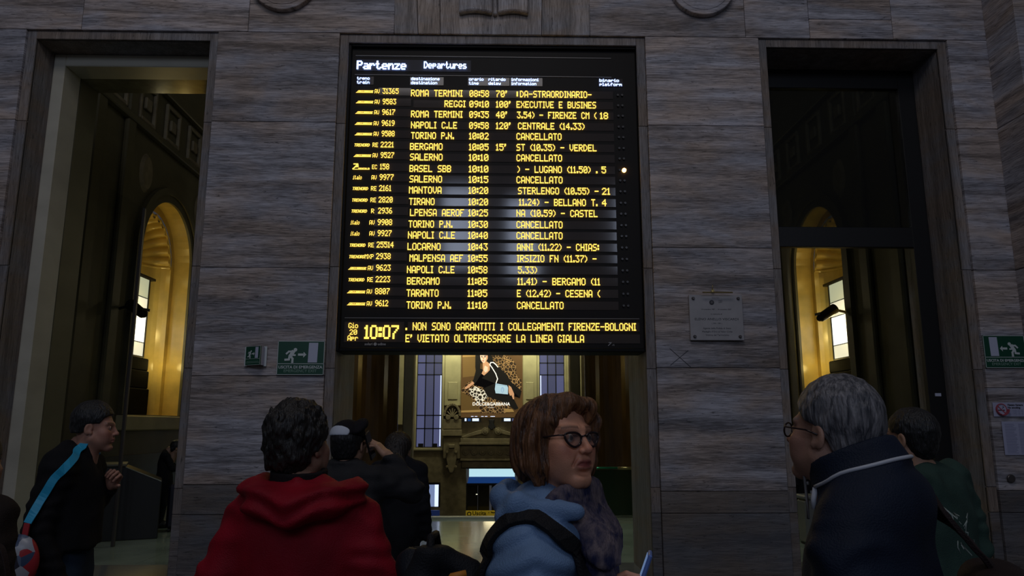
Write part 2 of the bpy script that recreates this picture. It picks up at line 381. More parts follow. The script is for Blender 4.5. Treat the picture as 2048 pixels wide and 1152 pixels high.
# ------------------------------------------------------------------ floors
fl = structure(MB().box(-7, 7, 9.15, 13.45, -.30, -.012).build('floor', M['joint']))
gf = structure(MB().box(-9, 9, -10, 9.15, -.30, 0).build('floor', M['floor_out']))
for i in range(-5, 5):
    for j in range(4):
        x0 = i*1.4; y0 = 9.16+j*1.07
        MB().box(x0+.003, x0+1.397, y0+.003, y0+1.067, -.013, 0).build('floor_tile', M['floor'], fl)
structure(MB().box(-7, -4.6, 13.45, 30, -.3, 0).box(4.6, 7, 13.45, 30, -.3, 0).build('floor', M['floor']))
structure(MB().box(-4.6, 4.6, 13.45, 30.2, -3.3, -3.0).build('floor', M['floor_out']))
structure(MB().box(-4.6, 4.6, 13.30, 13.50, -3.0, .035).build('trim_1', M['pale']))

# ------------------------------------------------------------------ ticket hall beyond
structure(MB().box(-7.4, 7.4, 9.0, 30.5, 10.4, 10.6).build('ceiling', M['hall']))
NY0, NY1, NZ, SILL = 14.35, 16.70, 5.10, 1.80; NR = (NY1-NY0)/2; NC = (NY0+NY1)/2
def side_wall(s, name):
    w = MB(); X = 7.0*s
    # outline with the arched hole as strips in the y-z plane
    def quad(pts): 
        w.add([(X, y, z) for y, z in pts], [tuple(range(len(pts)))])
    quad([(9.15, -3), (30, -3), (30, SILL), (9.15, SILL)])
    quad([(9.15, SILL), (NY0, SILL), (NY0, NZ), (9.15, NZ)]); quad([(NY1, SILL), (30, SILL), (30, NZ), (NY1, NZ)])
    n = 24; arc = [(NC-NR*math.cos(math.pi*i/n), NZ+NR*math.sin(math.pi*i/n)) for i in range(n+1)]
    quad([(9.15, NZ), arc[0], (NY0, 10.5), (9.15, 10.5)]); quad([arc[-1], (30, NZ), (30, 10.5), (NY1, 10.5)])
    for i in range(n): quad([arc[i], arc[i+1], (arc[i+1][0], 10.5), (arc[i][0], 10.5)])
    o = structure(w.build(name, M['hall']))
    D = 0.75; hx = X+s*D
    # niche lining: jambs, intrados, sill, back
    g = MB()
    rim = [(NY0, SILL)] + arc + [(NY1, SILL)]
    for i in range(len(rim)-1):
        (a, b), (c, d) = rim[i], rim[i+1]; g.add([(X, a, b), (X, c, d), (X+s*.34, c, d), (X+s*.34, a, b)], [(0, 1, 2, 3)])
    g.add([(X, NY0, SILL), (X, NY1, SILL), (hx+s*.5, NY1, SILL), (hx+s*.5, NY0, SILL)], [(0, 1, 2, 3)])
    # curved back wall (half cylinder) below the shell
    m = 20; r2 = NR-.16
    pts = [(X+s*(.34+.62*math.sin(math.pi*i/m)), NC-r2*math.cos(math.pi*i/m)) for i in range(m+1)]
    for i in range(m):
        (xa, ya), (xb, yb) = pts[i], pts[i+1]; g.add([(xa, ya, SILL), (xb, yb, SILL), (xb, yb, NZ), (xa, ya, NZ)], [(0, 1, 2, 3)])
    for yy, y2 in ((NY0, NC-r2), (NY1, NC+r2)):
        g.add([(X+s*.34, yy, SILL), (X+s*.34, y2, SILL), (X+s*.34, y2, NZ), (X+s*.34, yy, NZ)], [(0, 1, 2, 3)])
    for i in range(n):
        a0 = math.pi*i/n; a1 = math.pi*(i+1)/n
        g.add([(X+s*.34, NC-NR*math.cos(a0), NZ+NR*math.sin(a0)), (X+s*.34, NC-NR*math.cos(a1), NZ+NR*math.sin(a1)),
               (X+s*.34, NC-r2*math.cos(a1), NZ+r2*math.sin(a1)), (X+s*.34, NC-r2*math.cos(a0), NZ+r2*math.sin(a0))], [(0, 1, 2, 3)])
    g.build('niche_lining', M['gold'], o)
    # ribbed shell: quarter dome with radial flutes rising from the springing
    sh = MB(); nu, nv = 220, 14; vs = []
    for iu in range(nu+1):
        th = math.pi*iu/nu; fl_ = abs(math.sin(th*13))**.7
        for iv in range(nv+1):
            ph = math.pi/2*iv/nv; rr = r2*(1+.0*fl_) - .17*fl_*(.25+.75*math.cos(ph)) + .02
            # th turns about the x axis from near side to far side, ph goes deep
            y = NC - rr*math.cos(th)*math.cos(ph); z = NZ + rr*math.sin(th)*math.cos(ph); x = X+s*(.34+.62*math.sin(ph))
            vs.append((x, y, z))
    fs = [(a*(nv+1)+b, (a+1)*(nv+1)+b, (a+1)*(nv+1)+b+1, a*(nv+1)+b+1) for a in range(nu) for b in range(nv)]
    sh.add(vs, fs); sh.build('shell', M['gold'], o, smooth=True)
    lip = MB()
    sc = [(X+s*.35, NC-(r2-.05-.030*abs(math.sin(13*math.pi*i/96)))*math.cos(math.pi*i/96), NZ+(r2-.05-.030*abs(math.sin(13*math.pi*i/96)))*math.sin(math.pi*i/96)) for i in range(97)]
    lip.tube(sc, .028, 6); lip.tube([(X+s*(.34+.60*math.sin(math.pi*i/m)), NC-(r2-.03)*math.cos(math.pi*i/m), NZ-.02) for i in range(m+1)], .03, 6); lip.build('shell_rim', M['gold'], o, smooth=False)
    # archivolt and sill
    av = MB(); nn = 32
    for k, (ra, rb, dx) in enumerate(((NR, NR+.16, .05), (NR+.16, NR+.30, .09))):
        pr = [(NC-ra, SILL), (NC-rb, SILL)]
        for side in (-1, 1):
            av.box(min(X, X-s*dx), max(X, X-s*dx), min(NC+side*ra, NC+side*rb), max(NC+side*ra, NC+side*rb), SILL-.0, NZ)
        for i in range(nn):
            a0, a1 = math.pi*i/nn, math.pi*(i+1)/nn
            c = [(NC-ra*math.cos(a0), NZ+ra*math.sin(a0)), (NC-ra*math.cos(a1), NZ+ra*math.sin(a1)), (NC-rb*math.cos(a1), NZ+rb*math.sin(a1)), (NC-rb*math.cos(a0), NZ+rb*math.sin(a0))]
            av.add([(X-s*dx, y, z) for y, z in c] + [(X, y, z) for y, z in c], [(0, 1, 2, 3), (0, 1, 5, 4), (3, 2, 6, 7)])
    av.build('archivolt', M['hall'], o)
    MB().box(min(X, X-s*.16), max(X, X-s*.16), NY0-.36, NY1+.36, SILL-.30, SILL-.02).build('niche_sill', M['hall_pale'], o, bevel=.02)
    MB().box(min(X, X-s*.06), max(X, X-s*.06), 9.2, 29.9, -3, 1.04).build('dado', M['hall_dado'], o)
    for yc in (12.35, 13.42, 17.75, 19.3, 22.5, 25.7):
        MB().box(min(X, X-s*.10), max(X, X-s*.10), yc-.16, yc+.16, 1.04, 10.4).build('pilaster', M['hall'], o, bevel=.03)
    # medallions between the arch and the frieze, then the frieze with square coffers
    for yc in (NC-1.25, NC+1.45):
        md = MB(); n2 = 24
        md.add([(X-s*.05, yc+.2*math.cos(2*math.pi*i/n2), 6.55+.32*math.sin(2*math.pi*i/n2)) for i in range(n2)] + [(X, yc+.26*math.cos(2*math.pi*i/n2), 6.55+.40*math.sin(2*math.pi*i/n2)) for i in range(n2)],
               [tuple(range(n2))] + [(i, (i+1) % n2, (i+1) % n2+n2, i+n2) for i in range(n2)])
        md.build('medallion', M['hall_carved'], o)
    MB().box(min(X, X-s*.14), max(X, X-s*.14), 9.2, 29.9, 7.30, 7.44).build('cornice', M['hall'], o, bevel=.02)
    MB().box(min(X, X-s*.14), max(X, X-s*.14), 9.2, 29.9, 8.40, 8.60).build('cornice', M['hall'], o, bevel=.02)
    for k in range(9):
        yc = 12.9+k*1.15; q = MB(); a, b = sorted((X, X-s*.07)); 
        q.box(a, b, yc-.34, yc-.26, 7.5, 8.3); q.box(a, b, yc+.26, yc+.34, 7.5, 8.3); q.box(a, b, yc-.26, yc+.26, 7.5, 7.58); q.box(a, b, yc-.26, yc+.26, 8.22, 8.3)
        q.box(a, b, yc-.12, yc+.12, 7.78, 8.02); q.build('coffer', M['hall_carved'], o, bevel=.015)
    return o
side_wall(-1, 'wall_left'); side_wall(1, 'wall_right')

def lantern(s):
    lx = 7.60*s; t = thing('wall_lantern', 'tall lit glass lantern with black glazing bars in the golden niche, %s opening' % ('left' if s < 0 else 'right'), 'lantern', (lx, NC+(-.06 if s < 0 else .12), SILL-.0), 0, 'lanterns in the golden niches')
    hw, hd, z0, z1 = (.44 if s < 0 else .54), .20, 1.20, 2.86      # along y, along x, heights above the sill
    def face(pts, z0, z1, m): 
        (xa, ya), (xb, yb) = pts; g = MB().add([(xa, ya, z0), (xb, yb, z0), (xb, yb, z1), (xa, ya, z1)], [(0, 1, 2, 3)]); return g.build('pane', M[m], t)
    P = [(hd, -hw), (-s*hd*1.0, -hw)]
    front = -s*hd     # side that looks into the hall
    back_ = s*hd
    cut = .16
    ring = [(back_, -hw), (front+s*.09, -hw), (front, -hw+.16), (front, hw-.20), (front+s*.11, hw), (back_, hw)]
    zs = [z0, z0+.30, z0+.30+.62, z1-.42, z1]
    ms = ['lantern', 'lantern_hot', 'lantern', 'lantern_dim']
    for i in range(len(ring)-1):
        for k in range(4): face((ring[i], ring[i+1]), zs[k], zs[k+1], ms[k])
    bars = MB()
    for (x, y) in ring: bars.box(x-.018, x+.018, y-.018, y+.018, z0-.04, z1+.04)
    for z in zs:
        for i in range(len(ring)-1): bars.tube([(ring[i][0], ring[i][1], z), (ring[i+1][0], ring[i+1][1], z)], .010 if z not in (z0, z1) else .02, 6)
    bars.build('glazing_bar', M['black'], t)
    b = MB(); a0, a1 = sorted((front-s*.03, back_))
    b.box(a0, a1, -hw-.03, hw+.03, .92, z0-.02); b.box(a0-.02, a1+.02, -hw-.06, hw+.05, .55, .92); b.box(a0-.03, a1+.03, -hw-.10, hw+.10, 0.0, .55)
    b.build('pedestal', M['pedestal_black'], t, bevel=.02)
    b = MB(); b.box(a0, a1, -hw-.02, hw+.02, z1, z1+.05); b.build('cap', M['black'], t)
    return t
lantern(-1); lantern(1)
def cctv(loc, rz, label, ry=-.45):
    t = thing('security_camera', label, 'camera', loc, rz)
    b = MB().tube([(0, 0, 0), (0, .16, .02), (0, .40, -.02)], .028); b.build('bracket', M['cctv'], t)
    c = MB().cyl((0, .14, .05), (0, -.20, -.15), .105, .085, 14); c.box(-.09, .09, -.26, -.05, -.10, -.05)
    c.build('camera_body', M['cctv'], t, smooth=False); MB().cyl((0, -.20, -.15), (0, -.25, -.18), .080, .050, 14).build('lens_hood', M['black'], t)
    return t
cctv((-6.60, 13.55, 3.74), math.radians(68), 'black security camera on a pilaster left of the left golden niche')
cctv((6.70, 14.55, 3.86), math.radians(-80), 'black security camera silhouetted against the right niche lantern')

# tall glass door posts inside the left opening
dp = thing('glass_door', 'slim steel framed glass door standing open inside the left opening', 'door', (-5.08, 10.45, 0))
MB().box(-.045, -.005, 0, .05, 0, 4.7).build('post', M['stud'], dp, bevel=.006)
MB().box(-.06, -.045, -.9, .05, .05, 4.7).build('pane', M['door_glass'], dp)

# polished columns beside the stair
for s, x in ((-1, -3.32), (1, 3.16)):
    t = thing('column', 'polished brown marble column beyond the opening, %s of the tall windows' % ('left' if s < 0 else 'right'), 'column', (x, 20, -3))
    MB().lathe([(0, .5), (.74, .5), (.74, 12.5), (0, 12.5)], 0, 0, 40).build('shaft', M['column'], t, smooth=False)
    MB().lathe([(0, 0), (.95, 0), (.95, .3), (.84, .36), (.80, .5), (0, .5)], 0, 0, 40).build('base', M['hall'], t)
    for dx in (-.98, .98): MB().box(dx-.14, dx+.14, .2, .6, 0, 12.5).build('pilaster', M['hall_pale'], t, bevel=.03)
# glass balustrade on the right of the landing
b = thing('balustrade', 'green glass balustrade with a brass and green handrail right of the woman', 'balustrade', (0, 13.1, 0))
MB().tube([(1.55, 0, .87), (2.12, 0, .87)], .020).build('handrail', M['rail_green'], b, smooth=True)
MB().tube([(2.13, 0, .865), (2.48, 0, .865)], .026).build('handrail', M['brass'], b, smooth=True)
MB().box(1.55, 2.44, -.01, .01, .05, .84).build('pane', M['glass_green'], b)
MB().cyl((2.46, 0, 0), (2.46, 0, .9), .02).build('post', M['stud'], b); MB().cyl((1.57, 0, 0), (1.57, 0, .87), .02).build('post', M['stud'], b)

# ------------------------------------------------------------------ far wall of the hall
YB = 30.0
wb = MB()
WX = (-3.14, -2.13, 1.79, 2.80)
def zpx(py, px=980): return atY(px, py, YB)[1]
ZW0 = .73; ZW1 = 8.2; DZ = -.05
# wall around: windows, door and two small windows
xs_ = [-7, -3.14, -2.13, -1.12, .90, 1.79, 2.80, 7]
wb.box(-7, -3.14, YB, YB+.6, -3, 10.5); wb.box(2.80, 7, YB, YB+.6, -3, 10.5)
wb.box(-2.13, -1.12, YB, YB+.6, -3, 10.5); wb.box(.90, 1.79, YB, YB+.6, -3, 10.5)
wb.box(-1.12, .90, YB, YB+.6, DZ, 10.5)
for a, c in ((-3.14, -2.13), (1.79, 2.80)):
    wb.box(a, c, YB, YB+.6, -.62, ZW0); wb.box(a, c, YB, YB+.6, ZW1, 10.5); wb.box(a, c, YB, YB+.6, -3, -1.56)
far = structure(wb.build('wall_back', M['hall_carved']))
wn = 0
for a, c in ((-3.14, -2.13), (1.79, 2.80)):
    wn += 1
    w = structure(thing('window_%d' % wn, '', 'window', (0, 0, 0))); del w['label']; del w['category']
    bars = MB(); n = 3; wd = (c-a)
    edge = c-.10 if a < 0 else a+.10
    for k in range(n+1): bars.box(a+wd*k/n-.022, a+wd*k/n+.022, YB+.10, YB+.16, ZW0, ZW1)
    zb = [ZW0, 1.46, 1.98, 3.60, 4.08, 5.5, 7.0, ZW1]
    for z in zb: bars.box(a, c, YB+.10, YB+.16, z-.022, z+.022)
    bars.build('window_frame', M['dark_iron'], w)
    for k in range(n):
        for q in range(len(zb)-1):
            MB().box(a+wd*k/n+.022, a+wd*(k+1)/n-.022, YB+.12, YB+.13, zb[q]+.022, zb[q+1]-.022).build('pane', M['day2' if (k == 1 or q > 2 and k == 2) else 'day'], w)
    # the bright slit of open daylight past the outer pier
    sx = (c-.075, c-.040) if a < 0 else (a+.040, a+.075)
    MB().box(sx[0], sx[1], YB+.108, YB+.115, ZW0+.05, 3.58).build('daylight_slit', M['day_hot'], w)
    MB().box(a+.10, a+.30, YB+.02, YB+.1, ZW0+.02, ZW0+.15).box(c-.36, c-.16, YB+.02, YB+.1, ZW0+.02, ZW0+.15).build('floodlight', M['dark_iron'], w)
    MB().box(a-.10, a-.0, YB-.06, YB, ZW0-.06, ZW1).box(c, c+.10, YB-.06, YB, ZW0-.06, ZW1).box(a-.1, c+.1, YB-.08, YB, ZW0-.12, ZW0-.02).build('window_surround', M['hall_pale'], w, bevel=.015)
for a, c in ((-3.14, -2.13), (1.79, 2.80)):
    wn += 1
    w = structure(thing('window_%d' % wn, '', 'window', (0, 0, 0))); del w['label']; del w['category']
    MB().box(a+.1, a+.48, YB+.12, YB+.14, -1.56, -.70).box(a+.5, c-.24, YB+.12, YB+.14, -1.56, -.70).build('pane', M['day_lo'], w)
    MB().box(c-.23, c-.07, YB+.12, YB+.14, -1.56, -.70).build('pane', M['day_hot'], w)
    fr = MB(); fr.box(a, c, YB+.02, YB+.11, -.70, -.62); fr.box(a, a+.1, YB+.02, YB+.11, -1.56, -.7); fr.box(c-.07, c, YB+.02, YB+.11, -1.56, -.7); fr.box(a, c, YB+.02, YB+.11, -1.62, -1.54)
    fr.build('window_frame', M['dark_iron'], w)
# pale pilasters, panels and mouldings
p = MB()
MB().box(-3.9, -3.24, YB-.12, YB, 1.6, 10.4).build('pilaster', M['hall_pale'], far, bevel=.03)
MB().box(2.90, 3.5, YB-.12, YB, 1.6, 10.4).build('pilaster', M['hall_pale'], far, bevel=.03)
for a, c in ((-2.03, -1.36), (1.10, 1.70)):
    MB().box(a, c, YB-.12, YB, 2.35, 10.4).build('pilaster', M['hall_pale'], far, bevel=.03)
    MB().box(a+.14, c-.14, YB-.15, YB-.11, 2.6, 3.3).build('pilaster_panel', M['hall_pale'], far, bevel=.02)
    # shell capital
    cx = (a+c)/2; sh = MB(); rO = (c-a)/2+.02
    for i in range(12):
        t0, t1 = math.pi*i/12, math.pi*(i+1)/12
        q = [(cx+rO*math.cos(t0), 1.95+.5*math.sin(t0)), (cx+rO*math.cos(t1), 1.95+.5*math.sin(t1)), (cx+(rO-.09)*math.cos(t1), 1.95+.41*math.sin(t1)), (cx+(rO-.09)*math.cos(t0), 1.95+.41*math.sin(t0))]
        sh.prism(q, YB-.26, YB-.05)
    for i in range(7):
        t = math.pi*(i+.5)/7; sh.stroke([(cx, 1.93), (cx+.24*math.cos(t), 1.93+.30*math.sin(t))], .045, YB-.24, YB-.08)
    sh.disc(cx-.16, 1.9, .10, YB-.27, YB-.05, 14); sh.disc(cx+.16, 1.9, .10, YB-.27, YB-.05, 14)
    sh.box(a-.03, c+.03, YB-.22, YB, 1.45, 1.83); sh.box(a-.06, c+.06, YB-.28, YB, 1.18, 1.42)
    sh.build('capital', M['hall_carved'], far, bevel=.012)
    cb = MB(); cb.box(a, c, YB-.2, YB, .3, 1.1); cb.build('pilaster_base', M['hall_carved'], far, bevel=.02)
    cb = MB(); cb.box(cx-.12, cx+.12, YB-.42, YB-.2, .72, .85)
    cb.prism([(cx-.14, .7), (cx+.14, .7), (cx+.19, .3), (cx+.14, -.02), (cx+.06, -.22), (cx-.06, -.22), (cx-.14, -.02), (cx-.19, .3)], YB-.34, YB-.16)
    cb.disc(cx-.17, .56, .05, YB-.38, YB-.2, 12); cb.disc(cx+.17, .56, .05, YB-.38, YB-.2, 12); cb.disc(cx-.17, -.0, .05, YB-.38, YB-.2, 12); cb.disc(cx+.17, -.0, .05, YB-.38, YB-.2, 12)
    cb.build('console', M['hall_carved'], far, bevel=.012)
ent = MB(); ent.box(-1.36, 1.10, YB-.30, YB, .93, 1.08); ent.box(-1.40, 1.14, YB-.36, YB, .84, .93); ent.box(-1.36, 1.1, YB-.12, YB, .30, .84)
ent.box(-1.36, 1.1, YB-.22, YB, .22, .30); ent.box(-1.30, 1.04, YB-.10, YB, -.05, .22); ent.build('entablature', M['hall_carved'], far, bevel=.012)
for k in range(7):
    x = -1.15+k*.335; q = MB(); q.disc(x, .56, .13, YB-.17, YB-.1, 18); q.disc(x, .56, .06, YB-.21, YB-.1, 12); q.build('rosette', M['hall_carved'], far, bevel=.01)
for s in (-1, 1):
    cx = -.13; q = MB()
    pts = [(cx+s*(.17+.0*i), 0) for i in range(2)]
    top = [(cx+s*(.14+1.06*i/10), 1.50-.36*(i/10)**.8+.05*math.sin(math.pi*i/10)) for i in range(11)]
    bot = [(cx+s*(.14+1.06*i/10), 1.36-.26*(i/10)**.7) for i in range(11)]
    q.prism(top + bot[::-1], YB-.24, YB-.04); q.disc(cx+s*.26, 1.36, .14, YB-.27, YB-.04, 20); q.disc(cx+s*.26, 1.36, .07, YB-.31, YB-.04, 16)
    q.build('pediment_scroll', M['hall_carved'], far, bevel=.012)
q = MB(); q.prism([(-.25, 1.82), (-.01, 1.82), (-.05, 1.66), (.02, 1.52), (-.13, 1.40), (-.28, 1.52), (-.21, 1.66)], YB-.25, YB-.04); q.build('shield', M['dark_iron'], far, bevel=.02)
# door with daylight, awning and the dark draught lobby
dr = structure(thing('door_1', '', 'door', (0, 0, 0))); del dr['label']; del dr['category']
MB().box(-1.02, .80, YB+.30, YB+.32, -.42, -.10).build('pane', M['day_white'], dr)
MB().prism([(-1.02, -.42), (.80, -.42), (.86, -.66), (-1.08, -.66)], YB+.18, YB+.26).build('awning', M['awning'], dr)
q = MB(); q.box(-1.12, .90, YB+.06, YB+.28, -.74, -.66); q.box(-1.12, .9, YB+.1, YB+.28, -.10, -.05)
for x in (-1.12, -.66, -.12, .42, .86): q.box(x, x+.05, YB+.06, YB+.14, -3, -.74)
q.build('door_frame', M['dark_iron'], dr)
for x in (-1.07, -.61, -.07, .47): MB().box(x, x+.40, YB+.12, YB+.13, -3, -.74).build('door_leaf', M['lobby'], dr)
for x in (-.72, -.69): MB().disc(x, -1.08, .02, YB+.10, YB+.12, 10).build('door_light', M['lantern'], dr)
# hanging direction signs
def sign_board(x0, x1, z0, z1, y, m, label, parts):
    o = thing('direction_sign', label, 'sign', (0, 0, 0)); MB().box(x0, x1, y, y+.06, z0, z1).build('sign_panel', M[m], o, bevel=.004)
    for (t, x, z, sz, mm) in parts: font_text('lettering', t, x, z, y-.003, sz, M[mm], o, 'LEFT', bold=.004)
    return o
M['ink_dark'] = mat('black_print', (.01, .01, .01), .5)
s1 = sign_board(-1.10, .86, -1.82, -1.62, 29.4, 'sign_yellow', 'long yellow exit sign under the dark doors of the far wall', [('Uscita', -.85, -1.72, .21, 'ink_dark'), ('Piazza Luigi di Savoia', -.14, -1.69, .075, 'ink_dark')])
q = MB(); q.disc(-.97, -1.74, .085, 29.39, 29.4, 18); q.build('emblem', M['ink_dark'], s1); MB().disc(-.97, -1.74, .05, 29.385, 29.391, 18).build('emblem', M['sign_yellow'], s1)
for x in (.64, .76): MB().disc(x, -1.71, .045, 29.39, 29.4, 14).build('emblem', M['ink_dark'], s1); MB().disc(x, -1.71, .03, 29.385, 29.391, 14).build('emblem', M['sign_yellow'], s1)
font_text('arrow', '+', -.22, -1.70, 29.395, .12, M['ink_dark'], s1)
s2 = sign_board(-3.16, -2.10, -1.82, -1.60, 29.4, 'sign_blue', 'dark blue taxi sign under the small window left of the doors', [('Taxi', -2.86, -1.68, .13, 'white')])
MB().disc(-2.95, -1.68, .04, 29.39, 29.4, 14).build('emblem', M['white'], s2); font_text('arrow', '+', -3.07, -1.69, 29.395, .12, M['white'], s2)
font_text('lettering', 'Metro', -2.86, -1.80, 29.395, .11, M['white'], s2, 'LEFT')

# ------------------------------------------------------------------ advertising poster
po = thing('poster', 'tall backlit fashion poster of a seated woman with a pale blue bag', 'poster', (0, 0, 0))
PX = lambda cx, cy: (-1.33+(cx-290)/(1105-290)*2.40, atY(981, 690+cy/6.777, 29.86)[1])
def pmat(n, c, e=.60): return mat(n, c, .5, emit=c[:3], est=e)
pm_bg = pmat('poster_brown', (.10, .052, .018)); pm_dk = pmat('poster_black', (.006, .005, .005)); pm_gold = pmat('poster_gold', (.36, .22, .07))
pm_skin = pmat('poster_skin', (.62, .33, .18), .6); pm_lt = pmat('poster_skin_light', (.86, .60, .44), .7); pm_bag = pmat('poster_pale_blue', (.42, .60, .74), .7); pm_w = pmat('poster_white', (.9, .88, .82), .9)
def leopard(name, ca, cb, sc, th, e):
    m = bpy.data.materials.new(name); m.use_nodes = True; N = m.node_tree.nodes; L = m.node_tree.links; b = N['Principled BSDF']
    tc = N.new('ShaderNodeTexCoord'); v = N.new('ShaderNodeTexVoronoi'); v.feature = 'DISTANCE_TO_EDGE'; v.inputs['Scale'].default_value = sc
    L.new(tc.outputs['Object'], v.inputs['Vector']); r = N.new('ShaderNodeValToRGB'); L.new(v.outputs['Distance'], r.inputs[0])
    r.color_ramp.interpolation = 'LINEAR'; r.color_ramp.elements[0].position = th*.6; r.color_ramp.elements[0].color = ca; r.color_ramp.elements[1].position = th; r.color_ramp.elements[1].color = cb
    L.new(r.outputs[0], b.inputs['Base Color']); L.new(r.outputs[0], b.inputs['Emission Color']); b.inputs['Emission Strength'].default_value = e; return m
pm_leo = leopard('poster_leopard', (.62, .50, .34, 1), (.035, .02, .012, 1), 9, .10, .6)
pm_leo2 = leopard('poster_leopard_dark', (.42, .25, .10, 1), (.03, .016, .008, 1), 8, .08, .5)
pm_leo3 = leopard('poster_leopard_white', (.80, .74, .60, 1), (.02, .015, .01, 1), 8, .12, .75)
MB().box(-1.36, 1.10, 29.86, 29.95, 1.90, 6.0).build('light_box', pm_bg, po)
lay = [0]
def pp(name, pts, m):
    lay[0] += 1; y = 29.858-.0022*lay[0]
    MB().prism([PX(*q) for q in pts], y, y+.001).build(name, m, po)
pp('backdrop', [(295, 140), (470, 135), (480, 420), (300, 440)], pmat('poster_velvet', (.17, .10, .03)))
pp('backdrop', [(295, 140), (475, 132), (475, 155), (295, 165)], pm_gold)
pp('sofa', [(700, 130), (860, 135), (960, 175), (1025, 260), (1035, 420), (1100, 470), (1100, 640), (980, 640), (880, 400), (800, 330), (710, 200)], pm_leo2)
pp('sofa', [(290, 600), (380, 500), (500, 450), (660, 460), (720, 560), (700, 700), (860, 760), (1000, 900), (860, 925), (540, 920), (480, 800), (400, 690), (290, 640)], pm_leo2)
pp('sofa', [(390, 600), (470, 560), (600, 620), (650, 700), (570, 770), (500, 790), (460, 720), (395, 660)], pm_leo3)
pp('sofa', [(540, 780), (700, 790), (860, 770), (870, 900), (560, 915)], pm_leo2)
pp('cushion', [(285, 640), (400, 700), (480, 800), (540, 880), (540, 915), (285, 915)], pmat('poster_cushion', (.12, .07, .02)))
pp('cushion', [(285, 890), (540, 878), (545, 908), (285, 915)], pm_gold)
pp('cushion', [(870, 860), (980, 870), (1000, 905), (880, 912)], pm_gold)
pp('hair', [(470, 100), (640, 100), (700, 150), (720, 240), (680, 300), (650, 240), (600, 260), (540, 240), (530, 420), (490, 440), (470, 300)], pm_dk)
pp('dress', [(490, 300), (560, 330), (580, 420), (560, 450), (640, 470), (720, 520), (740, 500), (900, 560), (960, 500), (1100, 620), (1080, 720), (1000, 640), (940, 560), (900, 400), (760, 280), (700, 230), (660, 240), (650, 370), (590, 420), (560, 380), (500, 480), (455, 540), (440, 500)], pm_dk)
pp('dress', [(580, 430), (650, 370), (690, 250), (780, 290), (900, 400), (960, 500), (930, 560), (740, 520), (640, 480), (560, 450)], pm_dk)
pp('legs', [(580, 590), (740, 520), (920, 640), (1000, 740), (1060, 860), (1010, 880), (900, 800), (760, 740), (640, 700)], pm_dk)
pp('throat', [(570, 230), (630, 225), (670, 260), (668, 340), (640, 372), (590, 415), (556, 388), (575, 350)], pm_skin)
pp('throat', [(600, 280), (640, 300), (640, 355), (605, 375), (585, 340)], pm_lt)
pp('face', [(532, 130), (560, 112), (610, 112), (640, 145), (640, 185), (618, 225), (590, 245), (562, 232), (542, 195)], pm_lt)
pp('face', [(610, 118), (640, 145), (640, 185), (618, 225), (600, 240), (612, 200), (622, 160)], pm_skin)
pp('eye', [(548, 160), (572, 162), (570, 170), (550, 168)], pm_dk); pp('eye', [(590, 158), (616, 154), (614, 164), (592, 168)], pm_dk)
pp('brow', [(544, 150), (572, 150), (572, 154), (544, 156)], pm_dk); pp('brow', [(588, 148), (620, 142), (620, 147), (588, 153)], pm_dk)
pp('nose', [(578, 165), (588, 165), (590, 195), (572, 195)], pm_skin)
pp('lips', [(562, 210), (590, 208), (594, 214), (576, 220), (562, 217)], pmat('poster_lips', (.45, .12, .08)))
pp('hand', [(440, 495), (460, 520), (400, 570), (350, 600), (325, 585), (390, 530)], pm_skin)
pp('hand', [(925, 545), (960, 570), (1000, 660), (1000, 735), (985, 735), (965, 680), (945, 690), (925, 640)], pm_skin)
pp('bag', [(748, 520), (905, 548), (918, 580), (915, 670), (750, 655), (738, 600)], pm_bag)
pp('bag_flap', [(752, 530), (905, 556), (907, 562), (752, 536)], pmat('poster_bag_shade', (.26, .38, .5)))
yb_ = 29.858-.0022*(lay[0]+1)
MB().stroke([PX(*q) for q in ((755, 515), (775, 460), (750, 390), (700, 310), (670, 270), (680, 240), (715, 238), (750, 265), (778, 300))], .035, yb_, yb_+.001).build('bag_strap', pm_w, po)
ring_ = [PX(842+18*math.cos(i*math.pi/8), 605+34*math.sin(i*math.pi/8)) for i in range(17)]
MB().stroke(ring_, .012, yb_-.002, yb_).build('bag_clasp', pmat('poster_clasp', (.26, .38, .5)), po)
font_text('lettering', 'DOLCE&GABBANA', PX(690, 800)[0], PX(690, 802)[1], yb_-.006, .175, pm_w, po, bold=.003)
font_text('lettering', 'dolcegabbana', PX(690, 800)[0], PX(690, 845)[1], yb_-.006, .045, pm_w, po)
# blue glowing info strip under the poster
st = thing('info_screen', 'narrow lit screens glowing blue and white under the fashion poster', 'screen', (0, 0, 0))
MB().box(-1.34, -.55, 29.84, 29.9, 1.72, 1.90).box(.26, 1.06, 29.84, 29.9, 1.72, 1.90).build('screen_housing', M['dark_iron'], st)
for a, c, m_ in ((-1.20, -1.13, 'day_hot'), (-1.08, -.96, 'awning'), (-.90, -.64, 'day_hot'), (.36, .62, 'day_hot'), (.68, .80, 'day'), (.86, .96, 'day_hot')):
    MB().box(a, c, 29.835, 29.84, 1.755, 1.86).build('screen', M[m_], st)
M['day_spark'] = M['day_hot']
for x in (-.95, -.8, -.55, -.4, -.18, -.1): MB().box(x, x+.10, 29.83, 29.835, 1.93, 1.95).build('lit_slot', M['day_hot'], st)
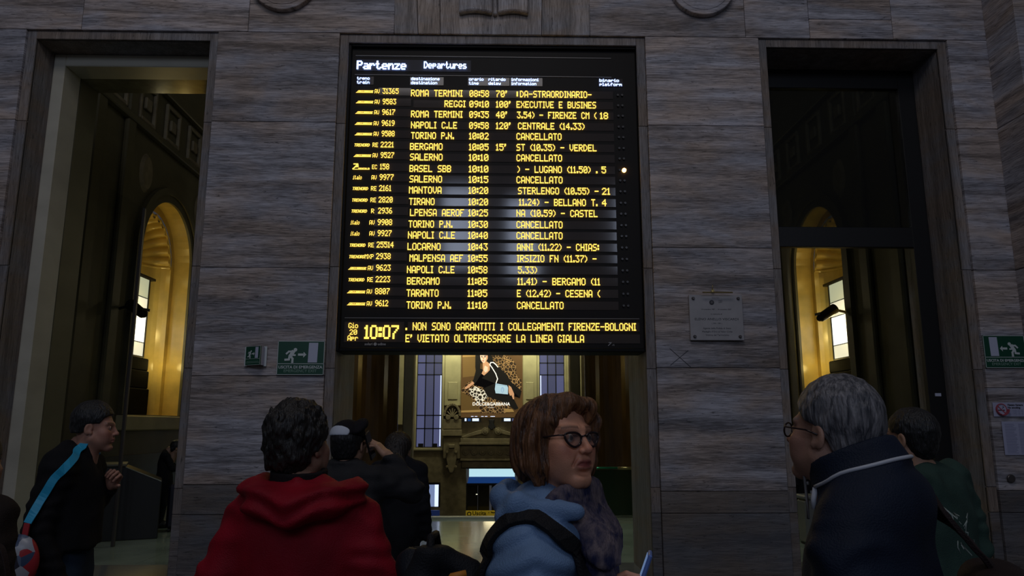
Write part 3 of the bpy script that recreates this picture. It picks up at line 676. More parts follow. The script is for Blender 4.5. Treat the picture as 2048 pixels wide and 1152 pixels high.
# ------------------------------------------------------------------ departures board
BY = 8.10
bd = thing('departures_board', 'huge black departures board with glowing amber train rows', 'departures board', (0, 0, 0))
h = MB(); h.box(-1.755, 1.70, BY+.03, BY+.42, 2.39, 6.08)
h.build('housing', M['darkbox'], bd, bevel=.01)
h = MB(); h.box(-1.755, -1.70, BY-.03, BY+.03, 2.39, 6.08); h.box(1.645, 1.70, BY-.03, BY+.03, 2.39, 6.08)
h.box(-1.70, 1.645, BY-.03, BY+.03, 2.39, 2.43); h.box(-1.70, 1.645, BY-.03, BY+.03, 5.98, 6.08); h.build('frame', M['darkbox'], bd, bevel=.006)
def BX(px, py): return atY(px, py, BY)
def bz(py, px=860): return atY(px, py, BY)[1]
def bx_(px, py): return atY(px, py, BY)[0]
MB().box(-1.70, 1.645, BY+.02, BY+.03, 2.43, 5.98).build('face_plate', M['panel_dark'], bd)
# header
for py in (112, 150):
    z = bz(py, 900); MB().box(-1.66, 1.36, BY+.012, BY+.02, z-.004, z+.004).build('groove', M['line'], bd)
z = bz(636, 900); MB().box(-1.66, 1.60, BY+.012, BY+.02, z-.004, z+.004).build('groove', M['line'], bd)
hd = MB().box(-1.64, -.30, BY+.014, BY+.02, bz(142), bz(119)).build('header_panel', M['panel_head'], bd)
led_text(MB(), 'Partenze', bx_(714, 131), bx_(812, 131), bz(130, 760), .108, BY, bold=.35).build('lettering', M['white_led'], hd)
led_text(MB(), 'Departures', bx_(848, 130), bx_(933, 130), bz(130, 890), .088, BY, bold=.25).build('lettering', M['white_led'], hd)
for a, b_, c, d in (('treno', 'train', 714, 739), ('destinazione', 'destination', 822, 879), ('orario', 'time', 938, 967), ('ritardo', 'delay', 977, 1011), ('informazioni', 'information', 1023, 1077), ('binario', 'platform', 1199, 1238)):
    cy = 160 + (c-714)*.009
    pn = MB().box(bx_(c-2, cy), bx_(d+8, cy), BY+.012, BY+.02, atY(c, cy+8, BY)[1], atY(c, cy-8, BY)[1]).build('heading_panel', M['panel'], bd)
    k = 1.0 if len(a) == len(b_) else len(b_)/len(a)
    led_text(MB(), a, bx_(c, cy), bx_(d, cy), atY(c, cy-4, BY)[1], .036, BY, bold=.1).build('lettering', M['white_led'], pn)
    led_text(MB(), b_, bx_(c, cy), bx_(c+(d-c)*k, cy), atY(c, cy+4, BY)[1], .036, BY, bold=.1).build('lettering', M['white_led'], pn)
C5 = 'CANCELLATO'
ROWS = [
 (186, 'AV', '31365', 765, 797, ('ROMA TERMINI', 822, 925), '08:58', "70'", 1014, ('DA-STRAORDINARIO-', 1040, 1183), None, 0),
 (207, 'AV', '9583', 765, 792, ('REGGI', 889, 931), '09:10', "100'", 1021, ('EXECUTIVE E BUSINES', 1033, 1192), None, 0),
 (228, 'AV', '9617', 764, 790, ('ROMA TERMINI', 822, 925), '09:35', "40'", 1014, ('3.54) - FIRENZE CM (', 1034, 1193), ('18', 1200, 1216), 0),
 (250, 'AV', '9619', 763, 789, ('NAPOLI C.LE', 822, 914), '09:58', "120'", 1021, ('CENTRALE (14.33)', 1036, 1169), None, 0),
 (271, 'AV', '9508', 763, 789, ('TORINO P.N.', 822, 908), '10:02', None, 0, (C5, 1033, 1123), None, 0),
 (293, 'RE', '2221', 761, 787, ('BERGAMO', 820, 885), '10:05', "15'", 1012, ('ST (10.35) - VERDEL', 1033, 1193), None, 1),
 (314, 'AV', '9527', 761, 788, ('SALERNO', 820, 885), '10:10', None, 0, (C5, 1033, 1124), None, 0),
 (337, 'EC', '158', 760, 778, ('BASEL SBB', 819, 902), '10:10', None, 0, (') - LUGANO (11.50) .', 1035, 1195), ('5', 1203, 1212), 2),
 (358, 'AV', '9977', 759, 787, ('SALERNO', 819, 884), '10:15', None, 0, (C5, 1033, 1125), None, 3),
 (380, 'RE', '2161', 758, 782, ('MANTOVA', 818, 883), '10:20', None, 0, ('STERLENGO (10.55) -', 1036, 1197), ('21', 1204, 1220), 1),
 (403, 'RE', '2820', 757, 785, ('TIRANO', 818, 869), '10:20', None, 0, ('11.24) - BELLANO T.', 1038, 1195), ('4', 1204, 1213), 1),
 (425, 'R', '2936', 756, 784, ('LPENSA AEROF', 820, 928), '10:25', None, 0, ('NA (10.59) - CASTEL', 1033, 1195), None, 1),
 (448, 'AV', '9908', 755, 784, ('TORINO P.N.', 817, 905), '10:30', None, 0, (C5, 1033, 1125), None, 3),
 (470, 'AV', '9927', 755, 783, ('NAPOLI C.LE', 816, 910), '10:40', None, 0, (C5, 1033, 1125), None, 3),
 (493, 'RE', '25514', 753, 787, ('LOCARNO', 815, 881), '10:43', None, 0, ('ANNI (11.22) - CHIAS:', 1034, 1198), None, 1),
 (516, 'MXP', '2938', 752, 781, ('MALPENSA AEF', 819, 926), '10:55', None, 0, ('IRSIZIO FN (11.37) -', 1034, 1193), None, 1),
 (539, 'AV', '9623', 752, 781, ('NAPOLI C.LE', 814, 909), '10:58', None, 0, ('5.33)', 1036, 1074), None, 0),
 (562, 'RE', '2223', 751, 780, ('BERGAMO', 814, 879), '11:05', None, 0, ('11.41) - BERGAMO (11', 1035, 1200), None, 1),
 (586, 'AV', '8807', 750, 779, ('TARANTO', 813, 877), '11:05', None, 0, ('E (12.42) - CESENA (', 1034, 1200), None, 0),
 (610, 'AV', '9612', 750, 776, ('TORINO P.N.', 813, 902), '11:10', None, 0, (C5, 1034, 1127), None, 0)]
for ri, (py, kind, num, n0, n1, dest, tm, dl, dx, info, plat, op) in enumerate(ROWS):
    z = bz(py); f = (py-186)/424.0; hh = .082
    q = (py-186)*-.040                    # pixel drift of the upright columns
    X = lambda px: bx_(px, py)
    zz = bz(py-3)
    row = MB().box(-1.375, -.995, BY+.014, BY+.02, zz-.047, zz+.047).build('number_panel', M['panel'], bd)
    led_text(MB(), num, X(n0), X(n1), zz+.002, .068, BY).build('lettering', M['amber'], row)
    x0 = X(n0)
    cat = {'AV': (-.092, -.035), 'RE': (-.092, -.030), 'EC': (-.092, -.035), 'R': (-.078, -.045), 'MXP': (-.125, -.028)}[kind]
    led_text(MB(), kind, x0+cat[0], x0+cat[1], zz-.003, .052, BY).build('lettering', M['amber'], row)
    lg = MB(); a = x0-.300
    if op == 0:
        led_text(lg, 'FRECCIAROSSA', a+.01, a+.185, zz-.006, .026, BY, slant=.8, bold=.35); lg.prism([(a-.01, zz-.022), (a+.19, zz-.022), (a+.19, zz-.014), (a, zz-.014)], BY, BY+.004)
    elif op == 1: led_text(lg, 'TRENORD', a, a+.175, zz-.006, .036, BY, slant=.2, bold=.25)
    elif op == 2:
        lg.stroke([(a-.01, zz-.03), (a+.02, zz+.0), (a+.045, zz+.03), (a, zz+.03)], .012, BY, BY+.004); lg.stroke([(a+.045, zz+.03), (a+.05, zz+.0), (a+.02, zz-.005)], .010, BY, BY+.004)
        led_text(lg, 'TRENITALIA', a+.05, a+.18, zz-.024, .018, BY, bold=.3); lg.prism([(a-.01, zz-.036), (a+.18, zz-.036), (a+.18, zz-.030), (a-.01, zz-.030)], BY, BY+.004)
    else: led_text(lg, 'italo', a+.0, a+.098, zz-.004, .048, BY, slant=.15)
    lg.build('lettering', M['amber'], row)
    row = MB().box(-.965, 1.372, BY+.014, BY+.02, z-.047, z+.047).build('display_row', M['panel'], bd)
    tx = MB()
    led_text(tx, dest[0], X(dest[1]), X(dest[2]), z, hh, BY)
    t0 = 939-(py-186)*.009
    led_text(tx, tm, X(t0), X(t0+39), z, hh, BY)
    if dl: led_text(tx, dl, X(992), X(dx), z, hh, BY)
    led_text(tx, info[0], X(info[1]), X(info[2]), z, hh, BY)
    if ri == 0: tx.prism([(X(1033), z-.03), (X(1036), z-.03), (X(1036), z+.03), (X(1033), z+.03)], BY, BY+.004)
    if plat: led_text(tx, plat[0], X(plat[1]), X(plat[2]), z, hh, BY)
    tx.build('lettering', M['amber'], row)
    for k, xx in enumerate((1.428, 1.478)):
        on = (ri == 7 and k == 1)
        MB().cyl((xx+.0, BY+.02, z+.0), (xx, BY-.002, z), .024 if on else .013, n=14).build('signal_lamp', M['amber_dot'] if on else M['led_off'], bd)
# clock and ticker
ck = MB().box(-1.66, -1.005, BY+.014, BY+.02, bz(684, 740), bz(643, 740)).build('clock_panel', M['panel'], bd)
led_text(MB(), '1O:O7', bx_(729, 664), bx_(797, 664), bz(664, 760), .152, BY, bold=.2).build('lettering', M['amber_big'], ck)
for t, a, c, py in (('Gio', 697, 716, 651), ('20', 699, 714, 664), ('Apr', 695, 716, 676)):
    led_text(MB(), t, bx_(a, py), bx_(c, py), bz(py, 705), .058, BY).build('lettering', M['amber'], ck)
for t, c, py in (('. NON SONO GARANTITI I COLLEGAMENTI FIRENZE-BOLOGNI', 1272, 653), ("E' VIETATO OLTREPASSARE LA LINEA GIALLA", 1168, 677)):
    tk = MB().box(-.965, 1.60, BY+.014, BY+.02, bz(py, 1000)-.050, bz(py, 1000)+.050).build('ticker_panel', M['panel'], bd)
    led_text(MB(), t, bx_(811, py), bx_(c, py), bz(py, 1000), .085, BY).build('lettering', M['amber'], tk)
font_text('lettering', 'solari     udine', bx_(750, 688), bz(688, 750), BY+.012, .040, M['grey_print'], bd, bold=.001)
MB().disc(bx_(750, 688), bz(688, 750), .018, BY+.012, BY+.018, 14).build('emblem', M['grey_print'], bd)
MB().stroke([(bx_(1217, 691), bz(691, 1217)), (bx_(1223, 685), bz(685, 1223)), (bx_(1218, 685), bz(685, 1218))], .008, BY+.012, BY+.018).build('emblem', M['grey_print'], bd)
font_text('lettering', 'rfi', bx_(1227, 690), bz(690, 1227), BY+.012, .03, M['grey_print'], bd)

# ------------------------------------------------------------------ signs on the wall
def exit_sign(par, w, hgt, y, mirror=False, text=True):
    """pictogram on the plane y, lower left corner at (0,0) of the parent"""
    s = w/935.0
    def P(px, py):
        u = (px-885)*s; 
        if mirror: u = w-u
        return (u, (915-py)*s*hgt/(700*s))
    MB().box(0, w, y-.012, y, 0, hgt).build('sign_panel', M['green'], par)
    k = w/.49
    fr = MB(); t = .0055*k
    fr.box(0, w, y-.014, y-.012, 0, t).box(0, w, y-.014, y-.012, hgt-t, hgt).box(0, t, y-.014, y-.012, 0, hgt).box(w-t, w, y-.014, y-.012, 0, hgt)
    zl = P(0, 685)[1]; fr.box(0, w, y-.014, y-.012, zl-t*.5, zl+t*.5); fr.build('border', M['white'], par)
    MB().prism([P(1495, 660), P(1680, 660), P(1690, 252), P(1505, 252)], y-.0145, y-.0125).build('door_symbol', M['whiteb'], par)
    ar = MB(); ar.prism([P(1295, 520), P(1405, 520), P(1405, 475), P(1295, 475)], y-.0145, y-.0125); ar.prism([P(1400, 560), P(1463, 498), P(1405, 440)], y-.0145, y-.0125)
    ar.build('arrow', M['white'], par)
    rm = MB(); rm.disc(P(1238, 398)[0], P(1238, 398)[1], 36*s, y-.0142, y-.0125, 18)
    st = lambda pts, wd: rm.stroke([P(*q) for q in pts], wd*s, y-.0145, y-.0125)
    st([(1195, 440), (1150, 520)], 75); st([(1205, 430), (1110, 435), (1065, 480)], 36); st([(1190, 445), (1180, 508), (1238, 510)], 34)
    st([(1130, 520), (1118, 600), (1045, 605)], 42); st([(1140, 520), (1192, 585), (1190, 660)], 42); rm.build('running_figure', M['white'], par)
    if text:
        font_text('lettering', 'USCITA DI EMERGENZA', w/2, P(0, 758)[1], y-.0135, .043*k, M['white'], par, bold=.0008)
        font_text('lettering', 'EMERGENCY EXIT', w/2, P(0, 835)[1], y-.0135, .043*k, M['sign_dim'], par)
x0, z1 = atY(557, 682, 7.98); x1, z0 = atY(649, 750, 7.98)
t = thing('exit_sign', 'large green emergency exit sign with arrow pointing right on the left pier', 'sign', (x0, 7.985, z0))
exit_sign(t, x1-x0-.01, z1-z0, .0)
x0, z1 = atY(1964, 671, 7.98); x1, z0 = atY(2055, 736, 7.98)
t = thing('exit_sign', 'green emergency exit sign with arrow pointing left at the right edge', 'sign', (x0+.0, 7.985, z0))
exit_sign(t, .46, z1-z0, .0, mirror=True)
# small projecting V sign
t = thing('projecting_exit_sign', 'small double faced green exit sign projecting from the left pier', 'sign', (-2.565, 7.985, 2.215))
MB().box(-.115, -.085, -.015, 0, 0, .205).build('wall_bracket', M['white'], t, bevel=.003); MB().box(.085, .12, -.015, 0, .0, .215).build('wall_bracket', M['white'], t, bevel=.003)
def angled(par):
    L_ = .21
    before = set(bpy.data.objects)
    exit_sign(par, L_, .20, 0, text=False)
    new = [o for o in bpy.data.objects if o not in before]
    R = Matrix.Translation((-.092, -.022, .01)) @ Matrix.Rotation(math.radians(-28), 4, 'Z')
    for o in new: o.data.transform(R)
    q = MB(); q.box(0, L_, -.0145, -.0125, .022, .026).box(.02, L_-.02, -.0145, -.0125, .036, .040); o = q.build('lettering', M['sign_dim'], par); o.data.transform(R)
    e = Vector((L_*math.cos(math.radians(28))-.092, -L_*math.sin(math.radians(28))-.022, 0))
    m_ = MB(); m_.add([(e.x, e.y, .01), (.10, -.012, .01), (.10, -.012, .205), (e.x, e.y, .205), (e.x-.004, e.y, .01), (.094, -.012, .01), (.094, -.012, .205), (e.x-.004, e.y, .205)], [(0, 1, 2, 3), (7, 6, 5, 4), (0, 3, 7, 4), (3, 2, 6, 7), (0, 4, 5, 1)])
    m_.build('back_panel', M['whiteb'], par)
angled(t)
# marble memorial plaque
x0, z1 = atY(1377, 590, 7.97); x1, z0 = atY(1488, 681, 7.97)
t = thing('memorial_plaque', 'square grey marble memorial plaque fixed with four studs on the right pier', 'plaque', ((x0+x1)/2, 7.985, (z0+z1)/2))
w, hgt = x1-x0, z1-z0
MB().box(-w/2, w/2, -.03, 0, -hgt/2, hgt/2).build('slab', M['plaque'], t, bevel=.003)
for sx in (-1, 1):
    for sz in (-1, 1): MB().cyl((sx*(w/2-.045), -.03, sz*(hgt/2-.04)), (sx*(w/2-.045), -.05, sz*(hgt/2-.04)), .019, .014, 14).build('stud', M['stud'], t, bevel=.003)
PZ = lambda v: hgt/2 - (v-330)/(905-330)*hgt
for txt, v, sz in (('14 novembre 1987  -  14 novembre 2007', 515, .019), ('in memoria di', 575, .021), ('ELENO ANELLO VISCARDI', 640, .037), ('( 1956 - 1981 )', 693, .018),
                   ('Agente della Polizia di Stato', 755, .026), ("Medaglia d'Oro al Valor Civile", 797, .026), ('Vittima del Terrorismo', 840, .026), ('Comune di Milano', 368, .010)):
    font_text('lettering', txt, .0, PZ(v), -.0305, sz, M['ink'], t, squash=1.12 if 'ELENO' in txt else 1.05)
e = MB().disc(-.045, PZ(428), .027, -.032, -.030, 20); e.build('emblem', M['ink'], t); MB().disc(-.045, PZ(425), .013, -.0325, -.032, 12).build('emblem', M['stud'], t)
font_text('lettering', 'Comune\ndi Milano\nsettore', .03, PZ(415), -.0305, .012, M['ink'], t, 'LEFT')
t2 = thing('picture_light', 'thin brass picture light bar above the marble plaque', 'lamp', (-.0+(x0+x1)/2, 7.985, z1+.0))
MB().tube([(-.16, -.10, .015), (.17, -.10, .015)], .008).build('lamp_bar', M['brass'], t2); MB().tube([(-.02, 0, .05), (-.03, -.05, .11), (-.045, -.09, .09), (-.05, -.10, .02)], .004).build('arm', M['brass'], t2)
MB().cyl((-.02, 0, .05), (-.02, -.012, .05), .018).build('wall_plate', M['brass'], t2)
# cross shaped repair scar
MB().stroke([(1.90, 2.42), (2.12, 2.22)], .0035, 7.994, 7.998).stroke([(1.90, 2.24), (2.10, 2.40)], .003, 7.994, 7.998).build('scratch', M['ink'], wf)
# notices at the right edge
x0, z1 = atY(1985, 805, 7.98); z0 = atY(1988, 833, 7.98)[1]
t = thing('no_smoking_sign', 'white no smoking notice with red circle at the right edge', 'sign', (x0, 7.985, z0)); hh = z1-z0
MB().box(0, .42, -.004, 0, 0, hh).build('sheet', M['paper'], t)
c = (.088, hh/2); rr = hh*.40
ring_ = [(c[0]+rr*math.cos(i*math.pi/12), c[1]+rr*math.sin(i*math.pi/12)) for i in range(25)]
MB().stroke(ring_, .009, -.0065, -.005).stroke([(c[0]-rr*.7, c[1]+rr*.7), (c[0]+rr*.7, c[1]-rr*.7)], .009, -.0065, -.005).build('ring', M['red'], t)
MB().stroke([(c[0]-rr*.6, c[1]-.008), (c[0]+rr*.55, c[1]-.008)], .011, -.0055, -.0045).stroke([(c[0]+rr*.2, c[1]+.012), (c[0]+rr*.5, c[1]+.025), (c[0]+rr*.3, c[1]+.035)], .005, -.0055, -.0045).build('cigarette', M['ink'], t)
font_text('lettering', 'Vietato fumare', .16, hh*.82, -.0045, .028, M['ink'], t, 'LEFT', bold=.0012); font_text('lettering', 'No smoking', .16, hh*.63, -.0045, .028, M['ink'], t, 'LEFT', bold=.0012)
for k in range(4): font_text('lettering', 'legge 11 novembre 1975 n. 584', .16, hh*(.45-.11*k), -.0045, .013, M['paper_ink'], t, 'LEFT')
x0, z1 = atY(2003, 843, 7.98); z0 = atY(2008, 910, 7.98)[1]
t = thing('paper_notice', 'white printed paper sheet pasted below the no smoking notice', 'notice', (x0, 7.985, z0)); hh = z1-z0
MB().box(0, .345, -.003, 0, 0, hh).build('sheet', M['paper'], t)
q = MB()
rnd = random.Random(4)
for k in range(24):
    z = hh-.03-k*.0132
    q.box(.03, .03+rnd.uniform(.09, .13), -.0042, -.0032, z, z+.004).box(.18, .18+rnd.uniform(.1, .14), -.0042, -.0032, z, z+.004)
o = q.build('print', M['paper_ink'], t)
x0, z0 = atY(2022, 957, 7.98)
t = thing('wall_button', 'small round dark metal plate low on the wall below the paper notice', 'button', (x0, 7.985, z0)); MB().cyl((0, 0, 0), (0, -.02, 0), .045, .04, 20).build('cap', M['stud'], t, bevel=.004)
# ------------------------------------------------------------------ sculpting by distance fields, meshed with surface nets
A32 = lambda v: np.array(v, dtype=np.float32)
def vnoise(P, seed=0):
    i = np.floor(P).astype(np.int64); f = (P - i).astype(np.float32); f = f*f*(3-2*f)
    def hsh(x, y, z):
        h = (x*374761393 + y*668265263 + z*1274126177 + seed*974711) & 0x7fffffff
        h = (h ^ (h >> 13)) * 1274126177 & 0x7fffffff
        return ((h ^ (h >> 16)) & 0xffff).astype(np.float32)/65535.0
    x, y, z = i[..., 0], i[..., 1], i[..., 2]; r = 0
    for dx in (0, 1):
        for dy in (0, 1):
            for dz in (0, 1):
                w = (f[..., 0] if dx else 1-f[..., 0])*(f[..., 1] if dy else 1-f[..., 1])*(f[..., 2] if dz else 1-f[..., 2])
                r = r + w*hsh(x+dx, y+dy, z+dz)
    return r*2-1
def U(a, b, k=.02):
    h = np.clip(.5+.5*(b-a)/k, 0, 1); return b*(1-h)+a*h-k*h*(1-h)
def SUB(a, b, k=.01): return -U(-a, b, k)
def rot(rx=0, ry=0, rz=0): return np.array(Euler((rx, ry, rz)).to_matrix(), dtype=np.float32)
def ell(P, c, r, R=None):
    q = P-A32(c)
    if R is not None: q = q @ R
    r = A32(r); k0 = np.linalg.norm(q/r, axis=-1); k1 = np.linalg.norm(q/(r*r), axis=-1)+1e-9
    return k0*(k0-1)/k1
def cone(P, a, b, ra, rb=None):
    rb = ra if rb is None else rb; a, b = A32(a), A32(b); d = b-a
    t = np.clip(((P-a) @ d)/float(d @ d), 0, 1); return np.linalg.norm(P-a-t[..., None]*d, axis=-1)-(ra+(rb-ra)*t)
def chain(P, pts, rs, k=.02):
    d = None
    for i in range(len(pts)-1):
        e = cone(P, pts[i], pts[i+1], rs[i], rs[i+1]); d = e if d is None else U(d, e, k)
    return d
def rbox(P, c, h, r, R=None):
    q = P-A32(c)
    if R is not None: q = q @ R
    q = np.abs(q)-(A32(h)-r); return np.linalg.norm(np.maximum(q, 0), axis=-1)+np.minimum(q.max(-1), 0)-r
def snet(f, lo, hi, h):
    ax = [np.arange(lo[k], hi[k]+h, h, dtype=np.float32) for k in range(3)]
    n = [len(a) for a in ax]; V = np.empty(n, np.float32)
    Y, Z = np.meshgrid(ax[1], ax[2], indexing='ij')
    st = max(1, int(200000/(n[1]*n[2])))
    for i in range(0, n[0], st):
        xs_ = ax[0][i:i+st]; P = np.empty((len(xs_), n[1], n[2], 3), np.float32)
        P[..., 0] = xs_[:, None, None]; P[..., 1] = Y; P[..., 2] = Z; V[i:i+st] = f(P)
    V[0], V[-1] = np.maximum(V[0], 1e-4), np.maximum(V[-1], 1e-4)
    V[:, 0], V[:, -1] = np.maximum(V[:, 0], 1e-4), np.maximum(V[:, -1], 1e-4)
    V[:, :, 0], V[:, :, -1] = np.maximum(V[:, :, 0], 1e-4), np.maximum(V[:, :, -1], 1e-4)
    S = V < 0; C = [(a, b, c) for a in (0, 1) for b in (0, 1) for c in (0, 1)]
    sl = lambda a, b, c: (slice(a, n[0]-1+a), slice(b, n[1]-1+b), slice(c, n[2]-1+c))
    cnt = sum(S[sl(*c)].astype(np.int8) for c in C); act = (cnt > 0) & (cnt < 8)
    I, J, K = np.nonzero(act); idx = -np.ones(act.shape, np.int64); idx[I, J, K] = np.arange(len(I))
    acc = np.zeros((len(I), 3), np.float32); num = np.zeros(len(I), np.float32)
    for a in C:
        for k in range(3):
            if a[k]: continue
            b = list(a); b[k] = 1
            va = V[I+a[0], J+a[1], K+a[2]]; vb = V[I+b[0], J+b[1], K+b[2]]; m = (va < 0) != (vb < 0)
            t = np.where(m, va/(va-vb+1e-12), 0); p = np.zeros((len(I), 3), np.float32); p += A32(a); p[:, k] += t
            acc[m] += p[m]; num[m] += 1
    vs = A32(lo) + h*(np.stack([I, J, K], 1)+acc/num[:, None]); Q = []
    for k in range(3):
        o1, o2 = (k+1) % 3, (k+2) % 3
        s0 = [slice(None)]*3; s1 = [slice(None)]*3; s0[k] = slice(0, -1); s1[k] = slice(1, None)
        a, b = S[tuple(s0)], S[tuple(s1)]; e = np.nonzero(a != b); e = np.stack(e, 1)
        ok = (e[:, o1] > 0) & (e[:, o2] > 0) & (e[:, o1] < n[o1]-1) & (e[:, o2] < n[o2]-1); e = e[ok]
        g = []
        for d1, d2 in ((-1, -1), (0, -1), (0, 0), (-1, 0)):
            c = e.copy(); c[:, o1] += d1; c[:, o2] += d2; g.append(idx[c[:, 0], c[:, 1], c[:, 2]])
        q = np.stack(g, 1); fl_ = ~a[e[:, 0], e[:, 1], e[:, 2]]; q[fl_] = q[fl_][:, ::-1]; Q.append(q)
    return vs, np.concatenate(Q)
def np_mesh(name, vs, qs, m, parent, cols=None, T=None):
    if T is not None: vs = vs @ np.array(T.to_3x3(), dtype=np.float32).T + A32(T.translation)
    me = bpy.data.meshes.new(name); nv, nq = len(vs), len(qs)
    me.vertices.add(nv); me.vertices.foreach_set('co', vs.astype(np.float32).ravel())
    me.loops.add(nq*4); me.loops.foreach_set('vertex_index', qs.astype(np.int32).ravel())
    me.polygons.add(nq); me.polygons.foreach_set('loop_start', np.arange(nq, dtype=np.int32)*4)
    me.polygons.foreach_set('use_smooth', np.ones(nq, bool)); me.update(calc_edges=True); me.validate()
    if cols is not None:
        a = me.color_attributes.new('tint', 'FLOAT_COLOR', 'POINT'); c4 = np.ones((nv, 4), np.float32); c4[:, :3] = cols
        a.data.foreach_set('color', c4.ravel())
    me.materials.append(m); return link(bpy.data.objects.new(name, me), parent)
def sculpt(name, f, lo, hi, h, m, parent, T=None, col=None):
    vs, qs = snet(f, lo, hi, h); return np_mesh(name, vs, qs, m, parent, col(vs) if col else None, T)
def join(a, b):
    """two sculpted pieces of one body become one mesh"""
    n = len(a[0]); return (np.concatenate([a[0], b[0]]), np.concatenate([a[1], b[1]+n]), np.concatenate([a[2], b[2]]))
def tf(vs, T): return vs @ np.array(T.to_3x3(), dtype=np.float32).T + A32(T.translation)

# ---- heads: x right, y forward, z up, origin between the ears
def head_sdf(P, fem=False, old=0.0, mouth=0.0):
    X = np.abs(P[..., 0]); Q = P.copy(); Q[..., 0] = X
    d = ell(P, (0, -.018, .030), (.074, .094, .083))
    d = U(d, ell(P, (0, .030, -.030), (.060, .064, .080)), .03)
    jw = .044 if fem else .053
    d = U(d, cone(Q, (jw, .004, -.058), (.014, .070, -.103), .019, .016), .035)
    d = U(d, ell(P, (0, .078, -.101), (.021, .016, .015)), .022)
    d = U(d, ell(Q, (.044, .056, -.026), (.020, .024, .020)), .02)          # cheekbone
    d = U(d, ell(Q, (.036, .058, -.056), (.018, .022, .022)), .028)          # cheek
    d = U(d, cone(Q, (.010, .083, .020), (.046, .068, .022), .0085, .007), .014)   # brow
    d = SUB(d, ell(Q, (.031, .096, -.001), (.017, .018, .0115)), .014)      # socket
    d = U(d, ell(Q, (.031, .0705, .0005), (.0155, .0150, .0125)), .004)        # lids
    d = U(d, cone(P, (0, .084, .014), (0, .108, -.026), .0065, .0085), .012)  # nose
    d = U(d, ell(P, (0, .108, -.030), (.0105, .0105, .0090)), .008)
    d = U(d, ell(Q, (.0125, .098, -.033), (.0070, .0095, .0070)), .005)
    d = SUB(d, ell(Q, (.0065, .104, -.0405), (.0035, .0055, .0035)), .003)
    d = U(d, ell(P, (0, .078, -.060), (.027, .0185, .022)), .018)            # muzzle
    o = mouth*.004
    d = U(d, chain(Q, [(0, .0985, -.0570), (.012, .0950, -.0562), (.022, .085, -.0655)], [.0042, .0038, .002], .005), .006)
    d = U(d, chain(Q, [(0, .0965, -.0700-o), (.012, .0930, -.0690-o), (.021, .084, -.0675)], [.0050, .0042, .002], .005), .006)
    d = SUB(d, chain(Q, [(0, .1055, -.0630), (.014, .098, -.0635), (.023, .089, -.0675)], [.0022+o*.6, .0020+o*.4, .0012], .003), .0025)
    d = SUB(d, ell(P, (0, .092, -.084), (.020, .008, .005)), .012)           # under the lip
    if old: d = SUB(d, cone(Q, (.019, .094, -.038), (.031, .083, -.066), .0022), .008)
    # ears
    R = rot(rx=-.2, rz=.35); e = ell(Q, (.078, -.010, -.006), (.0085, .0195, .0325), R)
    e = SUB(e, ell(Q, (.087, -.006, -.004), (.006, .011, .019), R), .005)
    e = U(e, ell(Q, (.075, .002, -.028), (.007, .008, .010)), .006); d = U(d, e, .006)
    nr = .050 if fem else .061
    d = U(d, cone(P, (0, -.022, -.070), (0, -.040, -.215), nr, nr+.008), .03)  # neck
    return d
def head_col(skin, lip, brow, shadow=1.0):
    skin, lip, brow = A32(skin), A32(lip), A32(brow)
    def f(v):
        X = np.abs(v[:, 0]); c = np.repeat(skin[None], len(v), 0).astype(np.float32)
        red = np.exp(-(((X-.045)/.022)**2+((v[:, 2]+.032)/.022)**2))*(v[:, 1] > .03); c *= (1-red[:, None]*A32((.02, .20, .18)))
        nz = np.exp(-((X/.014)**2+((v[:, 2]+.030)/.016)**2))*(v[:, 1] > .08); c *= (1-nz[:, None]*A32((.0, .16, .14)))
        g = np.exp(-((X/.026)**4+((v[:, 2]+.0635)/.0115)**4))*(v[:, 1] > .083); c = c*(1-g[:, None])+lip*g[:, None]
        zb = .0245-.10*np.abs(X-.030)+.002; b = np.exp(-((v[:, 2]-zb)/.0045)**2)*((X > .012) & (X < .053) & (v[:, 1] > .05)); c = c*(1-.8*b[:, None])+brow*.8*b[:, None]
        ey = np.exp(-(((X-.031)/.020)**4+((v[:, 2])/.011)**4))*(v[:, 1] > .06); c *= (1-.35*ey[:, None])
        return c*(1+.06*vnoise(v*60)[:, None])
    return f
